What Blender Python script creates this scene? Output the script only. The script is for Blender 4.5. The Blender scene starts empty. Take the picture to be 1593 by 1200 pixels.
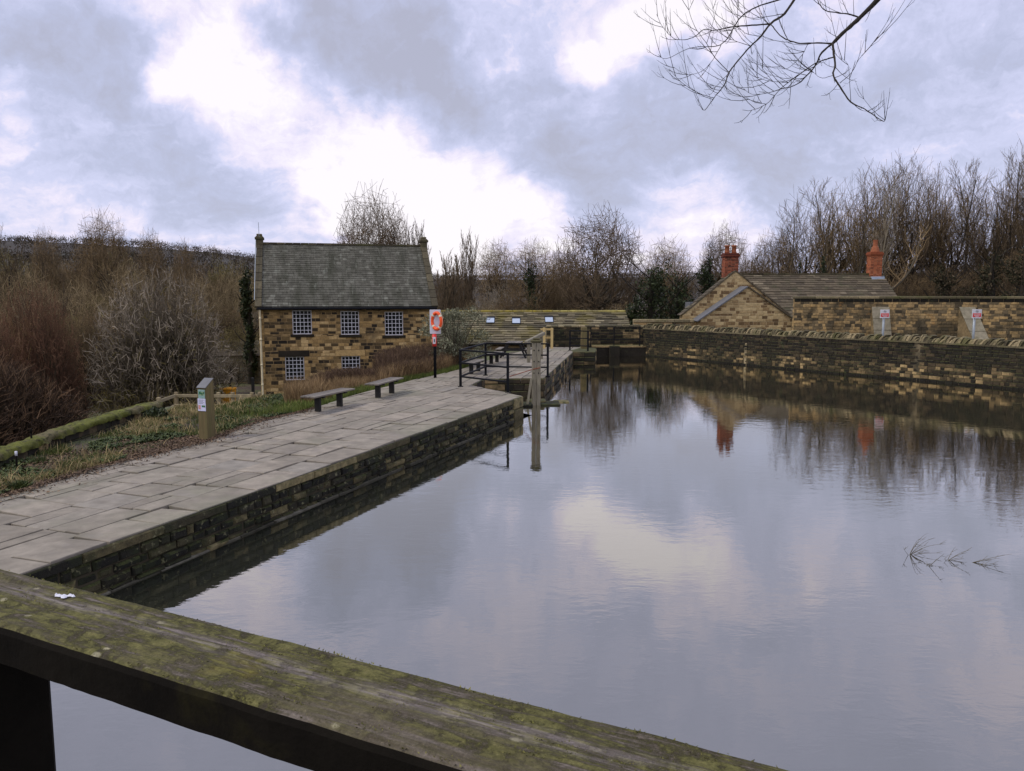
import bpy, math, random
from mathutils import Vector, Matrix
R = math.radians
scn = bpy.context.scene
COL = scn.collection

# ------------------------------------------------------------------ camera
F = 1230.0; W0, H0 = 1593.0, 1200.0; CAMZ = 3.6; HOR = 460.0
TH = math.atan((H0/2-HOR)/F)
cd = bpy.data.cameras.new('camera'); cam = bpy.data.objects.new('camera', cd); COL.objects.link(cam)
cd.sensor_width = 36; cd.lens = 36*F/W0; cd.clip_end = 6000; cd.clip_start = .05
cam.location = (0, 0, CAMZ); cam.rotation_euler = (R(90)-TH, 0, 0)
scn.camera = cam

def ray(px, py):
    x = (px-W0/2)/F; d = (py-H0/2)/F
    return Vector((x, math.cos(TH)-d*math.sin(TH), -math.sin(TH)-d*math.cos(TH)))
def G(px, py, z):
    r = ray(px, py); t = (z-CAMZ)/r.z
    return Vector((r.x*t, r.y*t, z))
def AT(px, py, Y):
    r = ray(px, py); t = Y/r.y
    return Vector((r.x*t, Y, CAMZ+r.z*t))
def G2(px, py, z):
    v = G(px, py, z); return (v.x, v.y)

# ------------------------------------------------------------------ view, sky, sun
scn.view_settings.view_transform = 'Standard'; scn.view_settings.look = 'None'
scn.view_settings.exposure = 0.35; scn.view_settings.gamma = 1.0; scn.view_settings.use_curve_mapping = False
SUN_EL, SUN_AZ = 50.0, 258.0       # azimuth clockwise from +Y (north); to the left of the viewer
wd = bpy.data.worlds.new('World'); scn.world = wd; wd.use_nodes = True
nt = wd.node_tree; nt.nodes.clear()
def wn(t, **k):
    n = nt.nodes.new(t)
    for a, b in k.items(): setattr(n, a, b)
    return n
def wmath(op, a, b=None, c=None, clamp=False):
    n = wn('ShaderNodeMath', operation=op, use_clamp=clamp)
    for i, v in enumerate((a, b, c)):
        if v is None: continue
        if isinstance(v, (int, float)): n.inputs[i].default_value = v
        else: nt.links.new(v, n.inputs[i])
    return n.outputs[0]
def wvec(op, a, b=None, s=None):
    n = wn('ShaderNodeVectorMath', operation=op)
    for i, v in enumerate((a, b)):
        if v is None: continue
        if isinstance(v, (tuple, Vector)): n.inputs[i].default_value = tuple(v)
        else: nt.links.new(v, n.inputs[i])
    if s is not None:
        if isinstance(s, (int, float)): n.inputs['Scale'].default_value = s
        else: nt.links.new(s, n.inputs['Scale'])
    return n.outputs['Value'] if op in ('DISTANCE', 'LENGTH', 'DOT_PRODUCT') else n.outputs['Vector']
tc = wn('ShaderNodeTexCoord'); D = tc.outputs['Generated']
sx = wn('ShaderNodeSeparateXYZ'); nt.links.new(D, sx.inputs[0])
az = wmath('ABSOLUTE', sx.outputs['Z'])
inv = wmath('DIVIDE', 1.0, wmath('ADD', az, 0.16))
flat = wvec('SCALE', D, s=inv)
def wnoise(vec, scale, detail=6, rough=.55, dist=0.0):
    n = wn('ShaderNodeTexNoise'); n.inputs['Scale'].default_value = scale; n.inputs['Detail'].default_value = detail
    n.inputs['Roughness'].default_value = rough; n.inputs['Distortion'].default_value = dist
    nt.links.new(vec, n.inputs['Vector']); return n
nW0 = wnoise(D, 5.0, 6, .6)
nA = wnoise(wvec('ADD', flat, wvec('SCALE', wvec('SUBTRACT', nW0.outputs['Color'], (.5,.5,.5)), s=1.6)), 1.1, 7, .58); nB = wnoise(wvec('ADD', flat, wvec('SCALE', wvec('SUBTRACT', nW0.outputs['Color'], (.5,.5,.5)), s=1.6)), 3.6, 8, .62, .3); nW = wnoise(D, 3.6, 5, .6)
warp = wvec('SCALE', wvec('SUBTRACT', nW.outputs['Color'], (.5, .5, .5)), s=.30)
DW = wvec('ADD', D, warp)
BLOBS = [(330,50,120,.20),(410,180,120,.24),(520,330,60,.2),(560,230,90,.16),(300,235,60,-.16),(500,215,45,-.14),(300,120,70,.25),(130,205,45,.28),(15,180,40,.28),(650,340,110,.42),(760,350,90,.34),
 (600,290,100,.40),(850,350,90,.34),(20,255,45,.25),(785,70,45,.55),(900,110,60,.45),(980,50,90,.42),(1090,15,90,.40),
 (1365,95,55,.16),(1080,352,100,.38),(930,150,60,.3),(1190,395,60,.3),(230,215,55,.2),(290,300,60,.12),(510,340,60,.2),
 (55,60,120,-.26),(170,105,80,-.22),(70,180,90,-.22),(200,190,70,-.20),(330,312,90,-.30),(200,275,110,-.28),(440,320,50,-.2),
 (560,50,130,-.40),(660,110,110,-.36),(470,10,80,-.30),(855,45,60,-.28),(745,135,80,-.25),(1000,245,150,-.30),(820,250,100,-.22),(720,180,70,-.18),(420,60,70,-.16),(900,290,90,-.18),
 (1180,235,190,-.32),(1400,270,200,-.20),(850,210,90,-.20),(1500,70,130,-.16),(640,235,50,-.2),(560,270,60,-.12)]
acc = wmath('MULTIPLY_ADD', wmath('SUBTRACT', nA.outputs['Fac'], .5), 0.80, .60)
acc = wmath('ADD', acc, wmath('MULTIPLY', wmath('SUBTRACT', nB.outputs['Fac'], .5), .85))
nC = wnoise(D, 7.0, 9, .66, .4)
acc = wmath('ADD', acc, wmath('MULTIPLY', wmath('SUBTRACT', nC.outputs['Fac'], .5), .62))
for bx_, by_, br_, bw_ in BLOBS:
    c = ray(bx_, by_).normalized()
    dist = wvec('DISTANCE', DW, c)
    mr = wn('ShaderNodeMapRange', interpolation_type='SMOOTHSTEP')
    nt.links.new(dist, mr.inputs['Value'])
    rr = br_/F
    mr.inputs['From Min'].default_value = rr*.25; mr.inputs['From Max'].default_value = rr*1.25
    mr.inputs['To Min'].default_value = bw_; mr.inputs['To Max'].default_value = 0.0
    acc = wmath('ADD', acc, mr.outputs[0])
calm = wn('ShaderNodeMapRange', interpolation_type='SMOOTHSTEP'); nt.links.new(sx.outputs['Z'], calm.inputs['Value'])
calm.inputs['From Min'].default_value = .30; calm.inputs['From Max'].default_value = .50; calm.inputs['To Min'].default_value = 1.0; calm.inputs['To Max'].default_value = .38
acc = wmath('ADD', wmath('MULTIPLY', wmath('SUBTRACT', acc, .46), calm.outputs[0]), .46)
rp = wn('ShaderNodeValToRGB'); nt.links.new(acc, rp.inputs[0])
els = rp.color_ramp.elements
STOPS = [(.0,(.45,.46,.585)),(.32,(.51,.54,.73)),(.56,(.64,.66,.89)),(.76,(.86,.80,.96)),(.96,(1.0,.95,1.0))]
els[0].position, els[0].color = STOPS[0][0], (*STOPS[0][1], 1)
els[1].position, els[1].color = STOPS[-1][0], (*STOPS[-1][1], 1)
for p_, c_ in STOPS[1:-1]:
    e = els.new(p_); e.color = (*c_, 1)
# overcast skies are brighter towards the zenith; the unseen rear half is brightened and warmed as added fill
zb = wn('ShaderNodeMapRange', interpolation_type='SMOOTHSTEP'); nt.links.new(sx.outputs['Z'], zb.inputs['Value'])
zb.inputs['From Min'].default_value = .42; zb.inputs['From Max'].default_value = .85
zb.inputs['To Min'].default_value = 1.0; zb.inputs['To Max'].default_value = 1.25
yb = wn('ShaderNodeMapRange', interpolation_type='SMOOTHSTEP'); nt.links.new(sx.outputs['Y'], yb.inputs['Value'])
yb.inputs['From Min'].default_value = .1; yb.inputs['From Max'].default_value = -.6
yb.inputs['To Min'].default_value = 1.0; yb.inputs['To Max'].default_value = 1.35
cl = wvec('SCALE', rp.outputs['Color'], s=wmath('MULTIPLY', wmath('MULTIPLY', zb.outputs[0], yb.outputs[0]), 8.3))
tint = wn('ShaderNodeMixRGB'); nt.links.new(wmath('MULTIPLY', wmath('SUBTRACT', yb.outputs[0], 1.0), 1.1), tint.inputs[0])
tint.inputs[1].default_value = (1,1,1,1); tint.inputs[2].default_value = (1.1, .98, .82, 1)
cl = wvec('MULTIPLY', cl, tint.outputs[0])
sky = wn('ShaderNodeTexSky', sky_type='NISHITA'); sky.sun_disc = False
sky.sun_elevation = R(SUN_EL); sky.sun_rotation = R(SUN_AZ); sky.air_density = 1; sky.dust_density = 1
mixs = wn('ShaderNodeMixRGB'); mixs.inputs[0].default_value = .93
nt.links.new(sky.outputs[0], mixs.inputs[1]); nt.links.new(cl, mixs.inputs[2])
bg = wn('ShaderNodeBackground'); bg.inputs['Strength'].default_value = .1
nt.links.new(mixs.outputs[0], bg.inputs['Color'])
wo = wn('ShaderNodeOutputWorld'); nt.links.new(bg.outputs[0], wo.inputs[0])

sl = bpy.data.lights.new('sun', 'SUN'); sl.energy = 1.5; sl.angle = R(12); sl.color = (1.0, .90, .76)
so = bpy.data.objects.new('sun', sl); COL.objects.link(so)
sd = Vector((math.sin(R(SUN_AZ))*math.cos(R(SUN_EL)), math.cos(R(SUN_AZ))*math.cos(R(SUN_EL)), math.sin(R(SUN_EL))))
so.rotation_euler = (-sd).to_track_quat('-Z', 'Y').to_euler(); so.location = (0, 0, 60)

# ------------------------------------------------------------------ mesh helpers
CH = {}; ORG = {}
def tag(o, label=None, cat=None, group=None, kind=None):
    if label: o['label'] = label
    if cat: o['category'] = cat
    if group: o['group'] = group
    if kind: o['kind'] = kind
    return o
def thing(name, label, cat, loc=(0,0,0), rz=0.0, group=None):
    o = bpy.data.objects.new(name, None); COL.objects.link(o)
    o.empty_display_size = .2; o.location = loc; o.rotation_euler = (0, 0, rz)
    ORG[o.name] = (Vector(loc), rz); CH[o.name] = []
    return tag(o, label, cat, group)
def copy_tree(o, parent=None):
    c = o.copy(); COL.objects.link(c); CH[c.name] = []
    if parent is not None:
        c.parent = parent; CH[parent.name].append(c)
    for ch in CH.get(o.name, []): copy_tree(ch, c)
    return c

class MB:
    def __init__(s): s.v = []; s.f = []; s.m = []; s.c = []; s.sm = []
    def face(s, pts, m=0, c=(.5,.5)):
        b = len(s.v); s.v.extend([tuple(p) for p in pts]); s.f.append(tuple(range(b, b+len(pts)))); s.m.append(m); s.c.append(c); s.sm.append(False)
    def faces(s, pts, idx, m=0, c=(.5,.5), smooth=False):
        b = len(s.v); s.v.extend([tuple(p) for p in pts])
        for f in idx:
            s.f.append(tuple(b+i for i in f)); s.m.append(m); s.c.append(c); s.sm.append(smooth)
    def box(s, x0, x1, y0, y1, z0, z1, m=0, c=(.5,.5), T=None):
        p = [Vector((x, y, z)) for z in (z0, z1) for y in (y0, y1) for x in (x0, x1)]
        if T is not None: p = [T @ q for q in p]
        s.faces(p, [(0,2,3,1),(4,5,7,6),(0,1,5,4),(2,6,7,3),(0,4,6,2),(1,3,7,5)], m, c)
    def bbox(s, x0, x1, y0, y1, z0, z1, bv=.01, m=0, c=(.5,.5), T=None):
        # box with chamfered long edges (all twelve, by corner cutting)
        import itertools
        X = (x0, x1); Y = (y0, y1); Z = (z0, z1); P = {}; pts = []
        sg = (1, -1)
        for i, j, k in itertools.product((0,1), repeat=3):
            x, y, z = X[i], Y[j], Z[k]
            for a in range(3):
                q = [x+sg[i]*bv, y+sg[j]*bv, z+sg[k]*bv]; q[a] = (x, y, z)[a]
                P[(i,j,k,a)] = len(pts); pts.append(Vector(q))
        fs = []
        fs.append([P[(0,0,0,0)],P[(0,0,1,0)],P[(0,1,1,0)],P[(0,1,0,0)]]); fs.append([P[(1,0,0,0)],P[(1,1,0,0)],P[(1,1,1,0)],P[(1,0,1,0)]])
        fs.append([P[(0,0,0,1)],P[(1,0,0,1)],P[(1,0,1,1)],P[(0,0,1,1)]]); fs.append([P[(0,1,0,1)],P[(0,1,1,1)],P[(1,1,1,1)],P[(1,1,0,1)]])
        fs.append([P[(0,0,0,2)],P[(0,1,0,2)],P[(1,1,0,2)],P[(1,0,0,2)]]); fs.append([P[(0,0,1,2)],P[(1,0,1,2)],P[(1,1,1,2)],P[(0,1,1,2)]])
        for j, k in itertools.product((0,1), repeat=2): fs.append([P[(0,j,k,1)],P[(1,j,k,1)],P[(1,j,k,2)],P[(0,j,k,2)]])
        for i, k in itertools.product((0,1), repeat=2): fs.append([P[(i,0,k,0)],P[(i,1,k,0)],P[(i,1,k,2)],P[(i,0,k,2)]])
        for i, j in itertools.product((0,1), repeat=2): fs.append([P[(i,j,0,0)],P[(i,j,1,0)],P[(i,j,1,1)],P[(i,j,0,1)]])
        for i, j, k in itertools.product((0,1), repeat=3): fs.append([P[(i,j,k,0)],P[(i,j,k,1)],P[(i,j,k,2)]])
        ce = Vector(((x0+x1)/2, (y0+y1)/2, (z0+z1)/2)); out = []
        for f in fs:
            a, b, d = pts[f[0]], pts[f[1]], pts[f[2]]
            n = (b-a).cross(d-a); mid = sum((pts[i] for i in f), Vector())/len(f)
            out.append(f if n.dot(mid-ce) > 0 else f[::-1])
        if T is not None: pts = [T @ q for q in pts]
        s.faces(pts, out, m, c)
    def beam(s, a, b, w, h, m=0, c=(.5,.5), up=(0,0,1), bv=0):
        a = Vector(a); b = Vector(b); d = (b-a); L = d.length; d.normalize()
        up = Vector(up)
        if abs(d.dot(up)) > .98: up = Vector((0, 1, 0))
        sd_ = d.cross(up).normalized(); u = sd_.cross(d).normalized()
        T = Matrix.Translation(a) @ Matrix((d, sd_, u)).transposed().to_4x4()
        if bv: s.bbox(0, L, -w/2, w/2, -h/2, h/2, bv, m, c, T)
        else: s.box(0, L, -w/2, w/2, -h/2, h/2, m, c, T)
    def tube(s, pts, rad, n=6, m=0, c=(.5,.5), cap=False, smooth=True):
        pts = [Vector(p) for p in pts]; b = len(s.v); K = len(pts)
        prev = None
        for i, p in enumerate(pts):
            d = (pts[min(i+1, K-1)]-pts[max(i-1, 0)])
            if d.length < 1e-9: d = Vector((0,0,1))
            d.normalize()
            if prev is None:
                ref = Vector((0,0,1)) if abs(d.z) < .9 else Vector((1,0,0))
                a = d.cross(ref).normalized()
            else:
                a = prev - d*prev.dot(d)
                a = a.normalized() if a.length > 1e-6 else d.orthogonal().normalized()
            prev = a; e = d.cross(a); r = rad[i] if hasattr(rad, '__len__') else rad
            for k in range(n):
                t = 2*math.pi*k/n
                q = p + a*(r*math.cos(t)) + e*(r*math.sin(t)); s.v.append((q.x, q.y, q.z))
        for i in range(K-1):
            for k in range(n):
                k2 = (k+1) % n
                s.f.append((b+i*n+k, b+i*n+k2, b+(i+1)*n+k2, b+(i+1)*n+k)); s.m.append(m); s.c.append(c); s.sm.append(smooth)
        if cap:
            s.f.append(tuple(b+k for k in range(n))[::-1]); s.m.append(m); s.c.append(c); s.sm.append(False)
            s.f.append(tuple(b+(K-1)*n+k for k in range(n))); s.m.append(m); s.c.append(c); s.sm.append(False)
    def prism(s, poly, z0, z1, m=0, c=(.5,.5), mside=None):
        n = len(poly); A = sum(poly[i][0]*poly[(i+1)%n][1]-poly[(i+1)%n][0]*poly[i][1] for i in range(n))
        if A < 0: poly = poly[::-1]
        b = len(s.v); s.v.extend([(p[0], p[1], z0) for p in poly]+[(p[0], p[1], z1) for p in poly])
        ms = m if mside is None else mside
        for i in range(n):
            j = (i+1) % n; s.f.append((b+i, b+j, b+n+j, b+n+i)); s.m.append(ms); s.c.append(c); s.sm.append(False)
        s.f.append(tuple(b+n+i for i in range(n))); s.m.append(m); s.c.append(c); s.sm.append(False)
        s.f.append(tuple(b+i for i in range(n))[::-1]); s.m.append(m); s.c.append(c); s.sm.append(False)
    def build(s, name, mats, parent=None, loc=None, label=None, local=False):
        me = bpy.data.meshes.new(name)
        if parent is not None:
            o0, rz = ORG.get(parent.name, (Vector(), 0.0))
        else:
            o0, rz = (Vector(loc) if loc is not None else Vector(), 0.0)
        vs = s.v
        if not local:
            c_, s_ = math.cos(-rz), math.sin(-rz)
            vs = [((x-o0.x)*c_-(y-o0.y)*s_, (x-o0.x)*s_+(y-o0.y)*c_, z-o0.z) for x, y, z in s.v]
        me.from_pydata(vs, [], s.f)
        if not isinstance(mats, (list, tuple)): mats = [mats]
        for m in mats: me.materials.append(m)
        if len(mats) > 1: me.polygons.foreach_set('material_index', s.m)
        me.polygons.foreach_set('use_smooth', s.sm)
        at = me.attributes.new('var', 'FLOAT_COLOR', 'FACE')
        flat_ = []
        for c in s.c: flat_.extend((c[0], c[1], 0.0, 1.0))
        at.data.foreach_set('color', flat_)
        me.update()
        o = bpy.data.objects.new(name, me); COL.objects.link(o); CH[o.name] = []
        if parent is not None:
            o.parent = parent; CH[parent.name].append(o); ORG[o.name] = (o0, rz)
        else:
            o.location = o0; ORG[o.name] = (o0, 0.0)
        if label: o['label'] = label
        return o

# ------------------------------------------------------------------ materials
def newmat(name):
    m = bpy.data.materials.new(name); m.use_nodes = True; t = m.node_tree; t.nodes.clear()
    o = t.nodes.new('ShaderNodeOutputMaterial'); p = t.nodes.new('ShaderNodeBsdfPrincipled'); t.links.new(p.outputs[0], o.inputs[0])
    return m, t, p
def node(t, ty, ins=None, **k):
    n = t.nodes.new(ty)
    for a, b in k.items(): setattr(n, a, b)
    if ins:
        for a, b in ins.items():
            if isinstance(b, bpy.types.NodeSocket): t.links.new(b, n.inputs[a])
            else: n.inputs[a].default_value = b
    return n
def ramp(t, fac, stops, interp='LINEAR'):
    n = t.nodes.new('ShaderNodeValToRGB'); n.color_ramp.interpolation = interp; e = n.color_ramp.elements
    e[0].position = stops[0][0]; e[0].color = (*stops[0][1], 1); e[1].position = stops[-1][0]; e[1].color = (*stops[-1][1], 1)
    for p, c in stops[1:-1]: e.new(p).color = (*c, 1)
    t.links.new(fac, n.inputs[0]); return n.outputs[0]
def rampf(t, fac, a, b, va=0.0, vb=1.0):
    n = node(t, 'ShaderNodeMapRange', {'Value': fac, 'From Min': a, 'From Max': b, 'To Min': va, 'To Max': vb}); return n.outputs[0]
def mixc(t, fac, a, b, blend='MIX'):
    n = t.nodes.new('ShaderNodeMixRGB'); n.blend_type = blend
    for i, v in ((0, fac), (1, a), (2, b)):
        if isinstance(v, bpy.types.NodeSocket): t.links.new(v, n.inputs[i])
        elif isinstance(v, (int, float)): n.inputs[i].default_value = v
        else: n.inputs[i].default_value = (*v, 1)
    return n.outputs[0]
def tnoise(t, scale, detail=4, rough=.55, vec=None, dist=0.0, wpos=False):
    if vec is None:
        vec = (node(t, 'ShaderNodeNewGeometry').outputs['Position'] if wpos else node(t, 'ShaderNodeTexCoord').outputs['Object'])
    return node(t, 'ShaderNodeTexNoise', {'Scale': scale, 'Detail': detail, 'Roughness': rough, 'Distortion': dist, 'Vector': vec}).outputs['Fac']
COOL = ('white_paint','pale_board','lead_flashing','galvanised_steel','skylight_glass','sign_pale','sign_teal','roof_slate','flagstone')
def mat(name, stops, nscale=6, namt=.35, bscale=25, bump=.3, bdist=.01, rough=.9, spec=.3, metal=0,
        patches=(), moss=None, stretch=None):
    """stops: ramp over the per-piece random value; patches: (scale, lo, hi, colour, amount) blotches; moss: (colour, z lo, z hi, noise lo, hi)"""
    if name not in COOL:
        wm = lambda c: (c[0]*1.02, c[1], c[2]*.84)
        stops = [(a, wm(b)) for a, b in stops]; patches = [(a, b, c, wm(d), e) for a, b, c, d, e in patches]
    m, t, p = newmat(name)
    at = node(t, 'ShaderNodeAttribute', attribute_name='var'); sp = node(t, 'ShaderNodeSeparateColor', {0: at.outputs['Color']})
    col = ramp(t, sp.outputs[0], stops) if len(stops) > 1 else None
    vec = node(t, 'ShaderNodeTexCoord').outputs['Object']
    if stretch: vec = node(t, 'ShaderNodeVectorMath', {0: vec, 1: stretch}, operation='MULTIPLY').outputs[0]
    n1 = tnoise(t, nscale, 6, .6, vec)
    g = rampf(t, n1, .25, .75, 1-namt, 1+namt)
    if col is None:
        col = node(t, 'ShaderNodeRGB').outputs[0]; col.default_value = (*stops[0][1], 1)
    sc = node(t, 'ShaderNodeVectorMath', {0: col, 'Scale': g}, operation='SCALE').outputs[0]; col = sc
    for (ps, lo, hi, pc, amt) in patches:
        nn = tnoise(t, ps, 6, .62, vec, .2)
        col = mixc(t, rampf(t, nn, lo, hi, 0, amt), col, pc)
    if moss:
        mc, z0, z1, m0, m1 = moss
        ge = node(t, 'ShaderNodeNewGeometry'); sz = node(t, 'ShaderNodeSeparateXYZ', {0: ge.outputs['Normal']})
        a = rampf(t, sz.outputs['Z'], z0, z1); b = rampf(t, tnoise(t, 5, 6, .65, vec), m0, m1)
        f = node(t, 'ShaderNodeMath', {0: a, 1: b}, operation='MULTIPLY', use_clamp=True).outputs[0]
        mc2 = mixc(t, rampf(t, tnoise(t, 30, 3, .6, vec), .35, .65), mc, tuple(x*.5 for x in mc))
        col = mixc(t, f, col, mc2)
    t.links.new(col, p.inputs['Base Color'])
    p.inputs['Roughness'].default_value = rough; p.inputs['Specular IOR Level'].default_value = spec; p.inputs['Metallic'].default_value = metal
    if bump:
        b1 = tnoise(t, bscale, 6, .65, vec)
        bn = node(t, 'ShaderNodeBump', {'Strength': bump, 'Distance': bdist, 'Height': b1}); t.links.new(bn.outputs[0], p.inputs['Normal'])
    return m
BR = lambda *a: [(i/(len(a)-1), c) for i, c in enumerate(a)] if len(a) > 1 else [(0, a[0])]
M = {}
M['mill_stone'] = mat('mill_stone', [(0,(.016,.013,.009)),(.25,(.05,.036,.02)),(.4,(.19,.13,.06)),(.7,(.36,.24,.105)),(1,(.52,.38,.2))], 9, .35, 30, .4,
    patches=[(.55,.47,.66,(.035,.028,.02),.72)])
M['mill_mortar'] = mat('mill_mortar', BR((.27,.19,.10)), 5, .3, 40, .3)
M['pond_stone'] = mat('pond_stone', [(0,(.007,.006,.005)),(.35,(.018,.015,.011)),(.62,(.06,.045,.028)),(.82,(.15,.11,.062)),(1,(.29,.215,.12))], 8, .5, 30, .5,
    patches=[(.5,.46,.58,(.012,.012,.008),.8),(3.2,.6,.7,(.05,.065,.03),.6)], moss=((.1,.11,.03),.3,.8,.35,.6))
M['pond_mortar'] = mat('pond_mortar', BR((.12,.10,.07)), 3, .5, 40, .3, patches=[(1.1,.42,.6,(.025,.024,.017),.9)])
M['coping'] = mat('coping_stone', [(0,(.04,.034,.024)),(.5,(.12,.105,.07)),(1,(.27,.225,.15))], 12, .4, 30, .5, patches=[(1.1,.5,.66,(.075,.085,.026),.6)], moss=((.12,.125,.035),.3,.9,.46,.66))
M['garden_stone'] = mat('garden_stone', [(0,(.05,.04,.028)),(.3,(.14,.11,.07)),(.6,(.29,.21,.115)),(1,(.42,.29,.14))], 8, .4, 30, .45,
    patches=[(.5,.46,.6,(.04,.035,.024),.86),(.9,.58,.68,(.42,.23,.08),.6),(3,.62,.7,(.03,.04,.015),.7)])
M['garden_mortar'] = mat('garden_mortar', BR((.24,.2,.135)), 3, .35, 40, .3, patches=[(.5,.46,.6,(.035,.03,.022),.86)])
M['cottage_stone'] = mat('cottage_stone', [(0,(.1,.065,.035)),(.22,(.19,.125,.065)),(.5,(.36,.27,.15)),(1,(.47,.37,.22))], 8, .25, 30, .35)
M['cottage_mortar'] = mat('cottage_mortar', BR((.42,.34,.22)), 5, .2, 40, .3)
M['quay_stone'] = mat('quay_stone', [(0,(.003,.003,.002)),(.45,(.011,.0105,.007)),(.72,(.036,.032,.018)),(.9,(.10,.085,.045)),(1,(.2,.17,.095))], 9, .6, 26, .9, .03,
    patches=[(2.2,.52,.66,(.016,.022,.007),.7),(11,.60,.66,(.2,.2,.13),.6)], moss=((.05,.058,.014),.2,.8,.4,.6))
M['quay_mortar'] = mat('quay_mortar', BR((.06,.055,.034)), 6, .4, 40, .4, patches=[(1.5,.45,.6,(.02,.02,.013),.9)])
M['flag'] = mat('flagstone', [(0,(.185,.165,.128)),(.3,(.21,.188,.147)),(.6,(.23,.207,.163)),(.92,(.255,.225,.175)),(1,(.215,.2,.165))], 3.5, .3, 22, .35, .01,
    patches=[(1.3,.5,.7,(.12,.108,.082),.6),(.35,.5,.66,(.15,.158,.10),.55),(6,.55,.72,(.15,.13,.10),.55),(2.6,.56,.7,(.21,.19,.165),.5),(26,.66,.72,(.45,.43,.38),.3)])
M['joint'] = mat('joint_soil', BR((.035,.03,.02)), 5, .5, 40, .3)
M['slate'] = mat('roof_slate', [(0,(.06,.059,.044)),(.5,(.080,.079,.06)),(.9,(.096,.095,.074)),(1,(.14,.142,.112))], 7, .3, 30, .3,
    patches=[(1.6,.47,.64,(.034,.036,.022),.8),(5,.6,.7,(.2,.215,.17),.5)], stretch=(1,.22,.22))
M['stone_slate'] = mat('stone_slate', [(0,(.055,.045,.034)),(.5,(.082,.068,.050)),(.93,(.105,.087,.065)),(1,(.18,.155,.12))], 8, .35, 30, .4, patches=[(1.2,.52,.68,(.045,.05,.025),.6),(20,.66,.72,(.3,.29,.23),.5)])
M['barn_slate'] = mat('barn_slate', [(0,(.05,.045,.032)),(.5,(.115,.10,.068)),(1,(.22,.195,.14))], 8, .4, 30, .4, patches=[(.45,.5,.64,(.14,.12,.02),.6),(2.5,.6,.7,(.07,.085,.025),.6)])
M['ridge_moss'] = mat('mossy_ridge', BR((.28,.23,.045),(.36,.32,.12)), 5, .5, 40, .4, patches=[(1.1,.45,.6,(.2,.18,.1),.8)])
M['iron'] = mat('blackened_iron', BR((.004,.005,.008)), 9, .35, 40, .12, .003, .6, .15)
M['oldwood'] = mat('grey_weathered_timber', BR((.14,.128,.105),(.24,.225,.19)), 5, .45, 12, .5, .006, .85, stretch=(6,6,.6), patches=[(1.5,.55,.7,(.12,.12,.07),.6)])
M['newwood'] = mat('new_pale_timber', BR((.42,.32,.16),(.5,.39,.2)), 6, .2, 20, .3, stretch=(5,5,.6))
M['postwood'] = mat('green_tinged_timber', BR((.11,.088,.045),(.15,.122,.066)), 5, .35, 18, .4, stretch=(6,6,.5), patches=[(1.3,.5,.68,(.085,.09,.035),.7),(4,.66,.74,(.03,.025,.015),.7)])
M['fencewood'] = mat('fence_timber', BR((.22,.18,.12),(.3,.26,.18)), 6, .35, 20, .3)
M['dark_shaded_wood'] = mat('dark_shaded_timber', BR((.0065,.0055,.0042)), 7, .5, 20, .5, spec=.1, patches=[(5,.58,.7,(.022,.02,.007),.6)])  # near-black base stands in for shade on the bridge rail's sides and posts
M['blackpaint'] = mat('black_painted_timber', BR((.014,.014,.015)), 9, .3, 40, .2, .003, .6)
M['benchtop'] = mat('bench_slats', BR((.10,.09,.085),(.17,.155,.15)), 9, .35, 20, .3, .004, .7, stretch=(.4,6,6))
M['white'] = mat('white_paint', BR((.58,.59,.6)), 5, .2, 40, .05, .002, .5)
M['pipe'] = mat('cream_pipe', BR((.66,.60,.47)), 5, .1, 40, .05, .002, .5)
M['board'] = mat('pale_board', BR((.56,.58,.63)), 4, .1, 40, .05, .002, .5)
M['orange'] = mat('orange_plastic', BR((.72,.095,.025)), 6, .25, 40, .05, .002, .45)
M['red'] = mat('red_plastic', BR((.6,.035,.035)), 6, .15, 40, .05, .002, .45)
M['band'] = mat('pale_reflective_band', BR((.62,.58,.5)), 6, .2, 40, .05, .002, .45)
M['glass'] = mat('dark_window_glass', BR((.012,.014,.018)), 3, .3, 3, .02, .002, .08, .5)
M['lead'] = mat('lead_flashing', BR((.10,.106,.112),(.135,.142,.15)), 5, .2, 20, .2, .004, .55)
M['brick'] = mat('red_brick', [(0,(.07,.02,.014)),(.5,(.2,.05,.028)),(1,(.3,.085,.045))], 20, .3, 50, .4, patches=[(3,.6,.75,(.06,.035,.025),.6)])
M['brick2'] = mat('orange_brick', [(0,(.16,.045,.022)),(.5,(.3,.085,.038)),(1,(.4,.13,.06))], 20, .3, 50, .4)
M['brickmortar'] = mat('chimney_mortar', BR((.3,.2,.14)), 9, .3, 40, .2)
M['terra'] = mat('terracotta', BR((.22,.075,.04),(.3,.11,.06)), 9, .3, 40, .2)
M['concrete'] = mat('concrete_slab', BR((.21,.195,.16),(.27,.25,.21)), 5, .3, 30, .3, patches=[(2,.5,.66,(.12,.115,.08),.7)])
M['galv'] = mat('galvanised_steel', BR((.27,.31,.33)), 9, .15, 30, .1, .002, .45, .5, .3)
M['yellow'] = mat('yellow_plastic', BR((.55,.25,.015)), 3, .25, 30, .1)
M['skylight'] = mat('skylight_glass', BR((.34,.41,.49)), 3, .1, 30, .02, .002, .25)
M['bark'] = mat('bark', [(0,(.03,.026,.019)),(1,(.085,.072,.052))], 3, .4, 20, .5, stretch=(3,3,.6))
M['bark_pale'] = mat('pale_bark', [(0,(.16,.14,.11)),(1,(.28,.25,.2))], 3, .35, 20, .4, stretch=(3,3,.6))
M['bark_dark'] = mat('dark_bark', [(0,(.018,.015,.012)),(1,(.035,.03,.024))], 3, .4, 20, .5)
M['twig_brown'] = mat('brown_twigs', [(0,(.045,.033,.02)),(.6,(.15,.105,.058)),(1,(.32,.235,.14))], 1.5, .3, 5, 0)
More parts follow.
